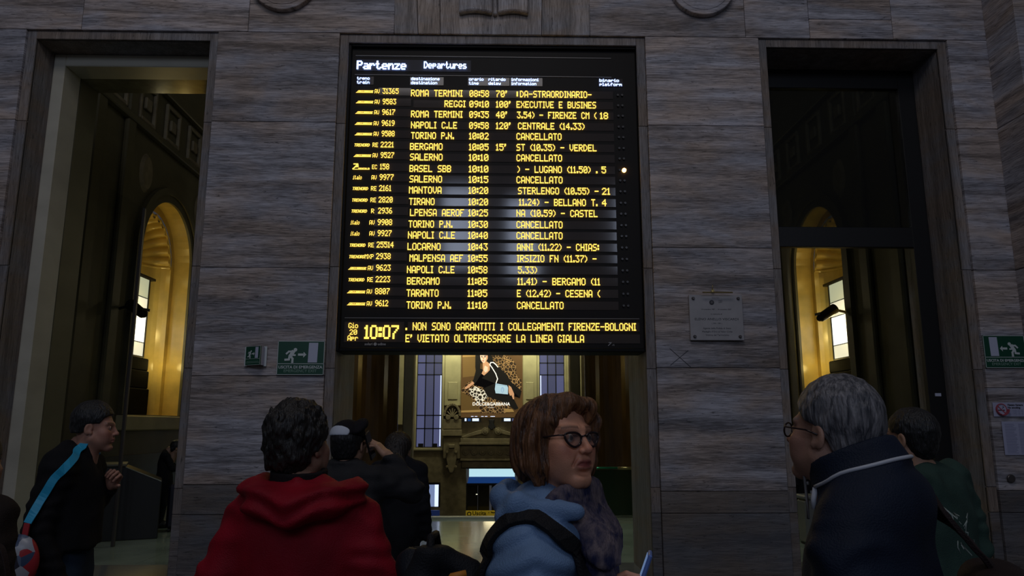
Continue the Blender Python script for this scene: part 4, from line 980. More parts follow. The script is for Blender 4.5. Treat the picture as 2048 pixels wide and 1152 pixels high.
# ---- a hand: wrist at the origin, fingers towards +y, palm faces -z, thumb on +x; curl in radians per joint
def hand_sdf(curl=(.35, .4, .45, .5), thumb=(.6, .3), spread=.10):
    fl_ = [(.026, .088, .0088, (.040, .025, .020)), (.0085, .093, .0090, (.045, .029, .021)), (-.0095, .089, .0086, (.041, .027, .020)), (-.027, .080, .0076, (.032, .020, .018))]
    segs = []
    for i, (x, y, r, L_) in enumerate(fl_):
        p = np.array([x, y, 0.0]); a = 0; sp = (x/.027)*spread; pts = [np.array([x*.8, y*.75, 0]), p.copy()]; rs = [r*1.05, r]
        for k, l in enumerate(L_):
            a += curl[i]*(1.0, 1.2, .8)[k]; p = p+l*np.array([math.sin(sp)*math.cos(a), math.cos(sp)*math.cos(a), -math.sin(a)]); pts.append(p.copy()); rs.append(r*(.95, .86, .74)[k])
        segs.append((pts, rs))
    t0, t1 = thumb; d1 = np.array([math.sin(.8), math.cos(.8), -t0]); d1 /= np.linalg.norm(d1); d2 = np.array([math.sin(.8-t1), math.cos(.8-t1), -t0-t1*.6]); d2 /= np.linalg.norm(d2)
    a = np.array([.020, .022, -.006]); b = a+.034*d1; c = b+.030*d2; e = c+.024*d2
    def f(P):
        d = rbox(P, (0, .052, 0), (.037, .040, .0125), .0115); d = U(d, ell(P, (.018, .032, -.010), (.018, .028, .013)), .012)
        d = U(d, ell(P, (-.024, .035, -.007), (.013, .032, .012)), .012)
        d = U(d, cone(P, (0, -.06, 0), (0, .012, 0), .027, .025), .02)
        for pts, rs in segs: d = U(d, chain(P, pts, rs, .003), .005)
        return U(d, chain(P, [a, b, c, e], [.014, .0115, .0105, .0085], .004), .008)
    return f
def frame(origin, fwd, palm):
    """hand frame: +y along fwd, -z towards palm"""
    y = Vector(fwd).normalized(); z = -Vector(palm); z = (z-y*z.dot(y)).normalized(); x = y.cross(z)
    M_ = Matrix((x, y, z)).transposed().to_4x4(); M_.translation = Vector(origin); return M_

# ---- hair
def hairline(P, d, tab, k=.8):
    z = np.interp(P[..., 1], [a for a, b in tab], [b for a, b in tab]); return np.maximum(d, (z-P[..., 2])*k)
def short_hair(th=.012, amp=.003, fr=55, tab=((-.13, -.085), (-.06, -.075), (-.030, -.030), (0, .020), (.035, .030), (.06, .060), (.085, .085)), top=0.0, seed=1, fade=0.0):
    def f(P):
        d = ell(P, (0, -.020, .034+top*.5), (.076+th, .096+th, .083+th+top)); d = U(d, ell(P, (0, -.060, -.030), (.060+th, .040+th, .060)), .03)
        n = vnoise(P*A32((fr, fr, fr*.7)), seed)*.6+vnoise(P*A32((fr*2.1, fr*2.1, fr*1.3)), seed+1)*.4
        d = d-amp*n
        if fade: d = d+fade*np.clip((.02-P[..., 2])/.08, 0, 1)
        return hairline(P+(.006*vnoise(P*40, seed+5))[..., None], d, tab)
    return f
def bob_hair(P):
    Q = P.copy(); Q[..., 0] = np.abs(P[..., 0])
    d = ell(P, (0, -.022, .028), (.089, .108, .088))
    d = U(d, chain(Q, [(.066, .008, .050), (.084, .008, -.01), (.085, .006, -.06), (.074, .012, -.105)], [.028, .026, .026, .014], .03), .03)
    d = U(d, ell(P, (0, -.068, -.035), (.086, .062, .085)), .03)
    d = U(d, chain(P, [(.050, .020, .090), (.01, .060, .088), (-.045, .066, .076), (-.080, .050, .038), (-.088, .045, -.01)], [.022, .022, .022, .018, .012], .02), .025)   # swept fringe
    d = SUB(d, ell(P, (.004, .112, -.022), (.074, .076, .104)), .012)
    d = SUB(d, ell(P, (.078, .078, -.025), (.034, .050, .075)), .012)
    d = SUB(d, ell(P, (0, .06, -.11), (.060, .085, .065)), .015)
    # locks
    ph = np.arctan2(P[..., 0], P[..., 1]+.02); w = vnoise(P*A32((14, 14, 8)), 3)
    tp = np.clip((.105-P[..., 2])/.06, .12, 1); d = d-.0042*tp*np.sin(ph*17+w*4.5+P[..., 2]*22)-.0016*tp*np.sin(ph*53+w*9)
    return d
def long_hair(P):
    d = ell(P, (0, -.020, .030), (.092, .108, .094)); d = U(d, chain(P, [(0, -.05, .02), (0, -.115, -.12), (0, -.16, -.30)], [.085, .080, .060], .03), .04)
    d = SUB(d, ell(P, (0, .115, -.02), (.060, .075, .095)), .012); d = SUB(d, ell(P, (0, .07, -.16), (.08, .09, .10)), .03)
    ph = np.arctan2(P[..., 0], P[..., 1]+.1); return d-.004*np.sin(ph*24+vnoise(P*A32((12, 12, 6)), 8)*5)

def cloth(name, col, rough=.85, amp=.0, **k): return mat(name, col, rough, noise=.18, nscale=(9, 9, 9), bump=.35, bscale=(260, 260, 260), spec=.2, **k)
SK = mat('skin', (.5, .3, .2), .48, vcol=True, bump=.12, bscale=(300, 300, 300), spec=.4)
M['eye'] = mat('eyeball', (.6, .6, .6), .08, vcol=True, spec=.6)
def hair_mat(name, a, b, sc=(70, 70, 14), rough=.42):
    m = mat(name, a, rough, bump=.7, bscale=(160, 160, 22), spec=.5); N = m.node_tree.nodes; L = m.node_tree.links
    tc = N.new('ShaderNodeTexCoord'); mp = N.new('ShaderNodeMapping'); mp.inputs['Scale'].default_value = sc; L.new(tc.outputs['Object'], mp.inputs[0])
    n = N.new('ShaderNodeTexNoise'); n.inputs['Scale'].default_value = 1; n.inputs['Detail'].default_value = 5; n.inputs['Distortion'].default_value = .8; L.new(mp.outputs[0], n.inputs['Vector'])
    r = N.new('ShaderNodeValToRGB'); r.color_ramp.elements[0].position = .36; r.color_ramp.elements[0].color = a+(1,); r.color_ramp.elements[1].position = .66; r.color_ramp.elements[1].color = b+(1,)
    L.new(n.outputs['Fac'], r.inputs[0]); L.new(r.outputs[0], N['Principled BSDF'].inputs['Base Color']); return m
def eyes(T, parent, gaze=(0, 0)):
    for s in (-1, 1):
        g = MB(); n = 20; prof = [(math.sin(math.pi*i/n)*.0128, -math.cos(math.pi*i/n)*.0128) for i in range(n+1)]
        g.lathe(prof, 0, 0, 24); v = A32(g.v); R_ = np.array(Euler((math.radians(-90)+gaze[1], 0, gaze[0])).to_matrix(), dtype=np.float32)
        rr = np.hypot(v[:, 0], v[:, 1]); front = v[:, 2] > 0
        c = np.where((front & (rr < .0026))[:, None], A32((.01, .01, .01)), np.where((front & (rr < .0062))[:, None], A32((.12, .09, .06)), A32((.62, .58, .55))))
        v2 = v @ R_.T + A32((s*.031, .0730, .0)); fs = np.array([f if len(f) == 4 else f+(f[-1],) for f in g.f])
        np_mesh('eye', v2.astype(np.float32), fs, M['eye'], parent, c, T)

# ---- whole figures. local frame: feet at z 0, facing +y
def limb_hand(side, wrist, fwd, palm, curl, thumb=(.6, .3), h=.0028, sc=1.0, skin=(.5, .3, .2)):
    vs, qs = snet(hand_sdf(curl, thumb), (-.055, -.07, -.11), (.085, .20, .045), h)
    c = np.repeat(A32(skin)[None], len(vs), 0)*(1+.08*vnoise(vs*80)[:, None])
    # pale nails are left to the skin tone; left hands are mirrored
    if side < 0: vs = vs*A32((-1, 1, 1)); qs = qs[:, ::-1]
    return tf(vs*sc, frame(wrist, fwd, palm)), qs, c
def figure(label, loc, rotz, H=1.70, head=None, hyaw=0, hpitch=0, hroll=0, hs=1.0, hp=(0, .035), fem=False, skin=(.50, .30, .21), lip=(.42, .16, .14), brow=(.08, .05, .03),
           hair=None, hair_m=None, hh=.0035, hlo=(-.14, -.16, -.14), hhi=(.14, .14, .16), jacket=None, jacket_m=None, jh=.011, trousers_m=None, shoe_m=None, arms=None, hands=(), group=None,
           waist=.0, bulk=1.0, old=0.0, mouth=0.0, fine=.0032, hem=.80, legs_dx=.10, face=True, shoff=0.0, swk=1.0, jfun=None):
    s = H/1.75; t = thing('person', label, 'person', (loc[0], loc[1], 0), rotz, group)
    hz = H-.118*hs-.012
    TH = Matrix.Translation((hp[0], hp[1], hz)) @ Euler((hpitch, hroll, hyaw), 'XYZ').to_matrix().to_4x4() @ Matrix.Scale(hs, 4)
    vs, qs = snet(lambda P: head_sdf(P, fem, old, mouth), (-.10, -.13, -.235), (.10, .13, .13), fine)
    part = (tf(vs, TH), qs, head_col(skin, lip, brow)(vs))
    shz = 1.43*s+shoff; sw = .185*s*(.9 if fem else 1)*swk
    A = arms or {}
    def joints(sd):
        return A.get(sd, [(sd*sw, -.01, shz), (sd*(sw+.05), -.03, shz-.29*s), (sd*(sw+.06), .05, shz-.54*s)])
    def core(P):
        d = ell(P, (0, -.01, 1.25*s), (.155*s, .10*s, .25*s)); d = U(d, ell(P, (0, .0, 1.0*s), (.14*s, .105*s, .2*s)), .05)
        d = U(d, ell(P, (0, -.01, .90*s), (.155*s, .11*s, .12*s)), .05); d = U(d, cone(P, (0, -.012, shz+.02), (hp[0]*.6, hp[1]*.4-.02, shz+.10), .060, .052), .04)
        for sd in (-1, 1):
            j = joints(sd); d = U(d, chain(P, j, [.058*s, .042*s, .028*s], .02), .04)
            d = U(d, chain(P, [(sd*.09*s, 0, .88*s), (sd*legs_dx*s, .01, .48*s), (sd*legs_dx*s, -.02, .09*s)], [.080*s, .055*s, .038*s], .02), .04)
            d = U(d, cone(P, (sd*legs_dx*s, -.03, .05), (sd*legs_dx*s, .12, .035), .035, .028), .03)
        return d
    mx = .55; v2, q2 = snet(core, (-mx, -.45, -.01), (mx, .55, shz+.2), .018)
    part = join(part, (v2, q2, np.repeat(A32(skin)[None], len(v2), 0)))
    for hd in hands: part = join(part, limb_hand(*hd, skin=skin))
    np_mesh('body', part[0], part[1], SK, t, part[2])
    if face: eyes(TH, t)
    if hair: sculpt('hair', hair, hlo, hhi, hh, hair_m, t, TH)
    b = bulk
    def trou(P):
        d = ell(P, (0, -.01, .94*s), (.172*s, .125*s, .22*s))
        for sd in (-1, 1):
            x = legs_dx*s; d = U(d, chain(P, [(sd*.09*s, 0, .88*s), (sd*x, .015, .48*s), (sd*x, -.02, .10*s)], [.098*s, .075*s, .062*s], .02), .03)
        d = d-.006*vnoise(P*A32((14, 14, 9)), 4)
        return np.maximum(np.maximum(d, .06-P[..., 2]), P[..., 2]-1.09*s)
    sculpt('trousers', trou, (-.26, -.2, .04), (.26, .22, 1.12*s), .014, trousers_m or M['trousers'], t)
    for sd in (-1, 1):
        x = sd*legs_dx*s
        def shoe(P, x=x):
            d = chain(P, [(x, -.055, .055), (x, .06, .052), (x, .15, .038)], [.048, .046, .036], .03); d = U(d, cone(P, (x, -.04, .06), (x, -.03, .11), .045, .048), .02)
            return np.maximum(d, .0-P[..., 2]+.002)
        sculpt('shoe', shoe, (x-.07, -.13, -.005), (x+.07, .21, .13), .009, shoe_m or M['shoe'], t)
    def jk(P):
        Wn = .011*vnoise(P*A32((9, 9, 5)), 7)+.006*vnoise(P*A32((20, 20, 13)), 9)
        d = ell(P, (0, -.012, 1.25*s), (.190*s*b, .135*s*b, .27*s)); d = U(d, ell(P, (0, .0, 1.0*s), ((.180*b+waist)*s, (.142*b+waist)*s, .24*s)), .07)
        if hem < .85: d = U(d, cone(P, (0, -.0, .95*s), (0, -.0, hem-.02), .16*s*b, (.17*b+waist)*s), .06)
        d = U(d, cone(P, (-sw*.85, -.015, shz-.0), (sw*.85, -.015, shz-.0), .072*s*b), .05)
        d = np.maximum(d, hem-P[..., 2])
        for sd in (-1, 1):
            d = U(d, cone(P, (sd*sw*.75, -.02, shz+.015), (sd*.045, -.03, shz+.085), .052*s*b, .040*s), .04)
            j = joints(sd); e = chain(P, j, [.074*s*b, .062*s*b, .047*s*b], .015)
            L0, L1 = A32(j[1]), A32(j[2]); u = (L1-L0)/np.linalg.norm(L1-L0); e = np.maximum(e, (P-L1) @ u-.0)
            e = e-.004*np.sin(((P-A32(j[0])) @ A32((0, 0, 1)))*85+vnoise(P*12, 2)*3); d = U(d, e, .03)
        d = d-Wn
        if jacket: d = jacket(P, d, s, shz)
        return d
    xm = max(abs(p[0]) for sd in (-1, 1) for p in joints(sd))+.11; ym = max(max(p[1] for p in joints(sd)) for sd in (-1, 1))+.1
    zt = max(shz, max(p[2] for sd in (-1, 1) for p in joints(sd)))+.20
    sculpt('jacket', jk, (-xm, -.33, min([hem]+[p[2] for sd in (-1, 1) for p in joints(sd)])-.06), (xm, max(.25, ym), zt), jh, jacket_m, t)
    SDF[0] = jk
    return t, TH, s, shz
SDF = [None]
def snap(p, f, off, only_out=True):
    p = np.array(p, dtype=np.float32)
    for _ in range(6):
        e = .004; Q = np.stack([p]+[p+e*np.eye(3, dtype=np.float32)[k] for k in range(3)]+[p-e*np.eye(3, dtype=np.float32)[k] for k in range(3)])[None]
        v = f(Q)[0]; g = (v[1:4]-v[4:7]); g = g/(np.linalg.norm(g)+1e-9)
        if v[0] < off or not only_out: p = p+(off-v[0])*g*.8
        else: break
    return p, g
M['trousers'] = cloth('trousers_dark', (.012, .013, .017)); M['jeans'] = cloth('jeans', (.030, .050, .085)); M['shoe'] = mat('shoe_black', (.012, .012, .012), .5)
def wrap_collar(P, d, c, r, w, z0, z1, k=.012):
    """a standing collar round the neck: a thick tapering ring"""
    q = P-A32(c); rr = np.hypot(q[..., 0], q[..., 1]*1.05); e = np.abs(rr-r-(P[..., 2]-z0)*-.05)-w; e = np.maximum(e, np.maximum(z0-P[..., 2], P[..., 2]-z1)); return U(d, e, k)

def strap(pts, w, th, name, m, par, nrm=None, sdf=None, hug=True):
    """a flat band along pts, pushed out of the garment it lies on"""
    mb = MB(); P3 = [Vector(p) for p in pts]
    for _ in range(3):
        Q_ = [P3[0]]
        for i in range(len(P3)-1): Q_ += [P3[i].lerp(P3[i+1], .25), P3[i].lerp(P3[i+1], .75)]
        P3 = Q_+[P3[-1]]
    if sdf:
        P3 = [Vector(snap(p, sdf, th*.5+.003)[0].tolist()) for p in P3]
        for _ in range(2): P3 = [P3[0]]+[(P3[i-1]+P3[i]*2+P3[i+1])/4 for i in range(1, len(P3)-1)]+[P3[-1]]
    vs = []; n = len(P3)
    for i, p in enumerate(P3):
        t = (P3[min(i+1, n-1)]-P3[max(i-1, 0)]).normalized()
        nn = Vector(nrm(p)) if not sdf else Vector(snap(p, sdf, -9)[1].tolist())
        nn = (nn-t*nn.dot(t)).normalized(); sd = t.cross(nn)
        for a, b_ in ((-1, -1), (1, -1), (1, 1), (-1, 1)):
            q = p+sd*a*w/2
            if sdf: q = Vector(snap(q, sdf, th*.5+.002)[0].tolist())
            vs.append(q+nn*b_*th/2)
    fs = [(i*4+k, i*4+(k+1) % 4, i*4+4+(k+1) % 4, i*4+4+k) for i in range(n-1) for k in range(4)]+[(3, 2, 1, 0), tuple((n-1)*4+k for k in range(4))]
    mb.add(vs, fs); return mb.build(name, m, par, smooth=False, bevel=.0015)
# ------------------------------------------------------------------ people
# --- man in the red jacket, back to us
HM = dict(dark=hair_mat('dark_curly_hair', (.006, .005, .005), (.022, .018, .016)), grey=hair_mat('grey_hair', (.045, .048, .06), (.24, .23, .245), (90, 90, 16)),
          black=hair_mat('black_hair', (.003, .003, .004), (.012, .012, .014)), auburn=hair_mat('auburn_hair', (.050, .018, .006), (.26, .11, .042), (60, 60, 9)), brown=hair_mat('brown_hair', (.010, .007, .005), (.03, .022, .016)))
def red_jacket(P, d, s, shz):
    d = wrap_collar(P, d, (0, -.0, 0), .082, .012, shz+.02, shz+.105)
    # hood lying on the shoulders
    h_ = chain(P, [(-.130, .02, shz+.105), (-.140, -.07, shz+.085), (-.090, -.150, shz+.050), (.01, -.178, shz+.032), (.105, -.150, shz+.048), (.165, -.07, shz+.075), (.160, .02, shz+.090)], [.024, .034, .044, .048, .044, .036, .024], .03)
    h2 = ell(P, (0, -.080, shz+.055), (.150, .085, .060)); h_ = U(h_, h2, .03)
    h_ = h_-.009*np.sin(P[..., 2]*105+np.abs(P[..., 0])*-14+vnoise(P*9, 3)*2.4)*np.clip((-.02-P[..., 1])*20, 0, 1)
    h_ = SUB(h_, cone(P, (0, .02, shz+.02), (0, .0, shz+.2), .075, .09), .02)
    pl_ = .007*np.sin(P[..., 0]*52+vnoise(P*A32((3, 3, 2)), 5)*2)*np.clip((shz-.08-P[..., 2])*6, 0, 1)
    return U(d-pl_, h_, .010)
r_loc = (-.598, 2.42)
arms_red = {-1: [(-.155, -.02, 1.315), (-.265, -.05, 1.07), (-.25, .12, .90)], 1: [(.160, -.02, 1.315), (.270, -.05, 1.07), (.245, .14, .90)]}
red, TH, s, shz = figure('person with dark curly hair in a bright red hooded jacket, back turned, centre left', r_loc, 0, H=1.665, hyaw=math.radians(-26), hpitch=.10, hp=(-.028, .03), hs=.98,
    hair=short_hair(.019, .016, 44, tab=((-.14, -.120), (-.06, -.110), (-.035, -.055), (0, .012), (.03, .02), (.06, .060), (.09, .085)), top=.012, seed=11), hair_m=HM['dark'], hlo=(-.16, -.18, -.15), hhi=(.16, .15, .18),
    jacket=red_jacket, jacket_m=cloth('red_jacket', (.25, .003, .014), .6), arms=arms_red, bulk=1.14, waist=.03, hem=.72, skin=(.34, .19, .13), jh=.0095, shoff=-.035, swk=.78,
    hands=[(-1, (-.25, .12, .92), (.1, .5, -.6), (1, 0, 0), (.4, .45, .5, .5)), (1, (.245, .14, .93), (-.1, .5, -.6), (-1, 0, 0), (.4, .45, .5, .5))])
sculpt('shirt_collar', lambda P: np.maximum(np.abs(np.hypot(P[..., 0]+.02, P[..., 1]+.0)-.078)-.010, np.maximum(shz+.06-P[..., 2], P[..., 2]-(shz+.135+P[..., 1]*.1))), (-.13, -.12, shz+.03), (.13, .12, shz+.17), .006, cloth('dark_collar', (.012, .010, .012)), red)

# --- woman in the pale blue quilted jacket, turning to look towards us
def blue_jacket(P, d, s, shz):
    q = np.abs(np.sin((P[..., 2]*1.0+np.abs(P[..., 1])*.55)*math.pi/.062+vnoise(P*5, 2)*.6)); d = d-.015*np.sqrt(q*q+.02)+.008
    hd = chain(P, [(-.110, .08, shz+.105), (-.118, -.03, shz+.118), (-.07, -.085, shz+.125), (.03, -.092, shz+.122), (.108, -.05, shz+.112), (.112, .085, shz+.100)], [.020, .024, .028, .028, .024, .020], .03)+.006*vnoise(P*22, 6)
    hd = np.maximum(hd, -(cone(P, (0, .01, shz), (0, .01, shz+.3), .085, .12)))
    return U(d, hd, .012)
w_loc = (.115, 1.87); WR = math.radians(-97)
WMI = (Matrix.Translation((w_loc[0], w_loc[1], 0)) @ Matrix.Rotation(WR, 4, 'Z')).inverted()
phx, phz = atY(1280, 1168, 1.80); PHC = Vector((phx, 1.80, phz)); PHA = Vector((.38, .10, .92)).normalized()
hand_w = WMI @ (PHC+Vector((.026, .0, 0))-PHA*.125); HW_W = WMI @ (PHC+Vector((.024, 0, 0))-PHA*.135)
arms_w = {-1: [(-.145, -.01, 1.285), (-.19, .03, 1.05), tuple(HW_W)], 1: [(.150, -.01, 1.285), (.200, -.04, 1.03), (.185, .10, .88)]}
wom, THw, s, shz = figure('woman with auburn bob and dark glasses in a pale blue quilted jacket, looking round', w_loc, WR, H=1.692, fem=True, hs=.97, shoff=-.078, swk=.92, hyaw=math.radians(-45), hpitch=.06, hp=(.0, .040), face=True,
    skin=(.66, .31, .19), lip=(.30, .07, .06), brow=(.10, .05, .03), old=1.0, mouth=.9, fine=.0026, hair=bob_hair, hair_m=HM['auburn'], hh=.0030, hlo=(-.15, -.17, -.15), hhi=(.15, .14, .17),
    jacket=blue_jacket, jacket_m=cloth('blue_jacket', (.165, .27, .46), .5), arms=arms_w, bulk=1.02, hem=.78, jh=.0085,
    hands=[(-1, hand_w, WMI.to_3x3() @ PHA, WMI.to_3x3() @ Vector((-1, .2, .2)), (.75, .75, .8, .8), (.75, .2)), (1, (.185, .10, .93), (0, .5, -.6), (-1, 0, 0), (.4, .45, .5, .5))])
SDFW = SDF[0]
# glasses
gl = MB(); H2 = lambda s_: [(s_*(.0325+.0245*math.cos(a)), .097-max(0, .0245*math.cos(a))*.28-.002, -.003+(.0150 if math.sin(a) > 0 else .0195*(1-.18*max(0, math.cos(a))))*math.sin(a)+.0065*max(0, math.cos(a))**2) for a in [2*math.pi*i/28 for i in range(28)]]
for s_ in (-1, 1): gl.tube(H2(s_), .0030, 8, closed=True)
gl.tube([(-.0095, .098, .002), (0, .101, .005), (.0095, .098, .002)], .0022, 8)
for s_ in (-1, 1): gl.tube([(s_*.0535, .089, .006), (s_*.066, .078, .007), (s_*.078, .02, .004), (s_*.080, -.012, -.002)], .0021, 6)
M['frame_dark'] = mat('glasses_frame', (.018, .008, .010), .25); M['lens'] = mat('glasses_lens', (.10, .09, .11), .03, spec=.5, alpha=.34)
g = gl.build('glasses', M['frame_dark'], wom, smooth=True); g.data.transform(THw)
for s_ in (-1, 1):
    c = H2(s_); l = MB(); l.add([(p[0], p[1], p[2]) for p in c], [tuple(range(len(c)))]); o = l.build('lens', M['lens'], g); o.data.transform(THw)
# scarf
def scarf(P):
    a = 0; pts = [(-.02+.098*math.sin(t), .012+.090*math.cos(t), shz+.120+.020*math.cos(t*1.0)-.012) for t in [2*math.pi*i/12 for i in range(13)]]
    d = chain(P, pts, [.030]*13, .02)
    d = U(d, chain(P, [(-.03, .095, shz+.12), (.01, .125, shz+.03), (.02, .142, shz-.12), (.02, .14, shz-.36)], [.044, .056, .058, .05], .03), .03)
    d = U(d, chain(P, [(.05, .085, shz+.09), (.07, .135, shz+.01), (.06, .15, shz-.2)], [.035, .04, .038], .03), .02)
    return d-.009*np.sin((P[..., 0]+P[..., 1])*60+P[..., 2]*34+vnoise(P*12, 2)*4)-.005*vnoise(P*30, 4)
ms = hair_mat('scarf_paisley', (.008, .011, .055), (.17, .13, .145), (26, 26, 26), .8)
sculpt('scarf', scarf, (-.18, -.16, shz-.45), (.18, .29, shz+.17), .0075, ms, wom)
wom_M = Matrix.Translation((w_loc[0], w_loc[1], 0)) @ Matrix.Rotation(WR, 4, 'Z')
# backpack on her back
bp = thing('backpack', 'black backpack with orange toggles on the back of the woman in pale blue', 'backpack', (w_loc[0], w_loc[1], 0), WR)
sculpt('pack', lambda P: U(rbox(P, (.0, -.215, shz-.26), (.135, .085, .20), .04), chain(P, [(.04, -.17, shz-.05), (.06, -.26, shz+.0), (.05, -.30, shz-.12)], [.03, .035, .05], .03), .03)-.010*vnoise(P*A32((13, 13, 9)), 3), (-.17, -.37, shz-.5), (.17, -.13, shz+.01), .009, cloth('backpack_black', (.010, .011, .014), .6), bp)
sculpt('flap', lambda P: np.abs(chain(P, [(-.09, -.30, shz-.10), (0.0, -.305, shz-.045), (.11, -.27, shz-.09)], [.03, .04, .03], .03)-.0)-.006-.004*vnoise(P*30), (-.15, -.42, shz-.16), (.16, -.24, shz+.0), .006, cloth('backpack_flap', (.010, .012, .018), .45), bp)
out = lambda p: (p.x*1.2, p.y+.02, (p.z-(shz-.1))*1.6)
jw = SDFW
sb = cloth('strap_black', (.010, .010, .012), .55)
for sd in (-1, 1):
    strap([(sd*.11, -.155, shz-.16), (sd*.12, -.14, shz-.04), (sd*.12, -.09, shz+.05), (sd*.125, -.0, shz+.082), (sd*.140, .10, shz-.01), (sd*.160, .135, shz-.14), (sd*.20, .10, shz-.30), (sd*.175, -.05, shz-.42)], .044, .012, 'shoulder_strap', sb, bp, nrm=out, sdf=jw)
MB().tube([(-.05, -.26, shz-.03), (-.02, -.265, shz+.03), (.04, -.265, shz+.03), (.07, -.26, shz-.03)], .010, 8).build('grab_handle', sb, bp, smooth=True)
og = mat('orange_cord', (.55, .20, .02), .6)
for p_, q_ in (((.105, -.225, shz-.085), (.125, -.165, shz-.035)), ((.128, -.235, shz-.125), (.138, -.165, shz-.075))): MB().tube([p_, ((p_[0]+q_[0])/2+.02, (p_[1]+q_[1])/2, (p_[2]+q_[2])/2+.02), q_], .008, 8).build('toggle', og, bp, smooth=True)
# phone in her left hand
ph = thing('smartphone', 'pale blue smartphone held up by the woman in pale blue', 'phone', (w_loc[0], w_loc[1], 0), WR)
body = MB().box(-.005, .005, -.036, .036, -.075, .075); scr = MB().box(-.0062, -.005, -.032, .032, -.068, .068)
TP = WMI @ frame(PHC, Vector((.20, .97, 0)), -PHA)
o1 = body.build('case', mat('phone_case', (.14, .24, .62), .35), ph, bevel=.003); o1.data.transform(TP)
o2 = scr.build('screen', mat('phone_screen', (.2, .3, .5), .1, emit=(.25, .42, .85), est=.30), ph); o2.data.transform(TP)

# --- grey haired man in the navy jacket
def navy_jacket(P, d, s, shz):
    d = U(d, ell(P, (0, -.045, shz+.04), (.125, .105, .085)), .06); c = P-A32((0, .012, shz+.130)); R = rot(rx=-.36); c = c @ R
    rr = np.hypot(c[..., 0], c[..., 1]*.92); e = np.abs(rr-.086+c[..., 2]*.18)-.014; e = np.maximum(e, np.maximum(-.048-c[..., 2], c[..., 2]-.020)); e = e-.004*vnoise(P*18, 2)
    return U(d, e, .02)
g_loc = (.850, 1.755); GR = math.radians(48)
arms_g = {-1: [(-.165, -.01, 1.325), (-.22, -.04, 1.05), (-.21, .12, .90)], 1: [(.170, -.01, 1.335), (.23, -.06, 1.05), (.21, .10, .92)]}
gm, THg, s, shz = figure('grey haired man with dark glasses in a navy jacket with high white edged collar', g_loc, GR, H=1.712, shoff=-.002, swk=.80, hyaw=math.radians(-12), hpitch=.10, hp=(-.0, .055), hs=.99, skin=(.42, .235, .17), brow=(.2, .19, .19), old=1.0, face=True,
    hair=short_hair(.011, .0055, 34, tab=((-.14, -.098), (-.06, -.088), (-.040, -.045), (-.022, -.01), (0, .018), (.030, .028), (.058, .060), (.09, .088)), top=.010, seed=21, fade=.006), hair_m=HM['grey'], hlo=(-.15, -.17, -.14), hhi=(.15, .15, .17), hh=.003,
    jacket=navy_jacket, jacket_m=cloth('navy_jacket', (.010, .016, .034), .6), arms=arms_g, bulk=1.06, waist=.01, hem=.74, jh=.0095,
    hands=[(-1, (-.22, .12, .95), (.1, .5, -.6), (1, 0, 0), (.4, .45, .5, .5)), (1, (.22, .10, .96), (-.1, .5, -.6), (-1, 0, 0), (.4, .45, .5, .5))])
gl = MB()
for s_ in (-1, 1):
    gl.tube([(s_*(.031+.023*math.cos(a)), .101-.16*abs(.031+.023*math.cos(a))+.002, -.004+.017*math.sin(a)) for a in [2*math.pi*i/24 for i in range(24)]], .0022, 8, closed=True)
    gl.tube([(s_*.054, .094, .004), (s_*.070, .082, .005), (s_*.082, .02, .004), (s_*.084, -.012, -.004)], .0022, 6)
gl.tube([(-.009, .101, .002), (0, .104, .005), (.009, .101, .002)], .002, 8)
o = gl.build('glasses', M['frame_dark'], gm, smooth=True); o.data.transform(THg)
# white piping of the collar
cr_ = rot(rx=-.36); M['piping'] = mat('white_piping', (.50, .53, .60), .5)
def cpt(a, z, r=.106): v = np.array([r*math.sin(a), r*math.cos(a)/.92, z]) @ cr_.T; return (v[0], v[1]+.012, v[2]+shz+.130)
ms_ = [cpt(math.radians(a), -.040) for a in range(-42, -231, -9)]
ms_ = [tuple(snap(p, SDF[0], .001)[0].tolist()) for p in ms_]
MB().tube(ms_, .0045, 8).build('collar_piping', M['piping'], gm, smooth=True)
MB().tube([cpt(math.radians(-40), -.042), cpt(math.radians(-37), -.065, .118), cpt(math.radians(-36), -.085, .124)], .0065, 8).build('zip_pull', M['piping'], gm, smooth=True)
MB().tube([cpt(math.radians(-8), .02, .105), cpt(math.radians(-10), -.02, .115), cpt(math.radians(-14), -.06, .125), cpt(math.radians(-22), -.10, .138)], .0035, 8).build('collar_edge', mat('grey_piping', (.16, .16, .17), .5), gm, smooth=True)
for k in range(4): MB().cyl((0, 0, 0), (0, .004, 0), .004, n=10).build('press_stud', M['white'], gm).data.transform(Matrix.Translation(cpt(math.radians(-2), .02-.022*k, .112)))
SDFG = SDF[0]
# his dark shoulder bag
sbag = thing('shoulder_bag', 'dark brown shoulder bag hanging behind the grey haired man', 'bag', (g_loc[0], g_loc[1], 0), GR)
brn = cloth('bag_brown', (.020, .012, .012), .6)
sculpt('pouch', lambda P: rbox(P, (.20, -.225, shz-.27), (.14, .075, .16), .06, rot(rz=.35))-.010*vnoise(P*12, 3), (-.02, -.42, shz-.50), (.42, -.05, shz-.05), .010, brn, sbag)
strap([(.10, .13, shz-.10), (.115, .08, shz+.02), (.12, -.03, shz+.07), (.125, -.14, shz+.0), (.15, -.20, shz-.08), (.19, -.235, shz-.15)], .050, .012, 'strap', brn, sbag, nrm=lambda p: (p.x*.6, p.y, (p.z-(shz-.15))*1.2), sdf=SDFG)

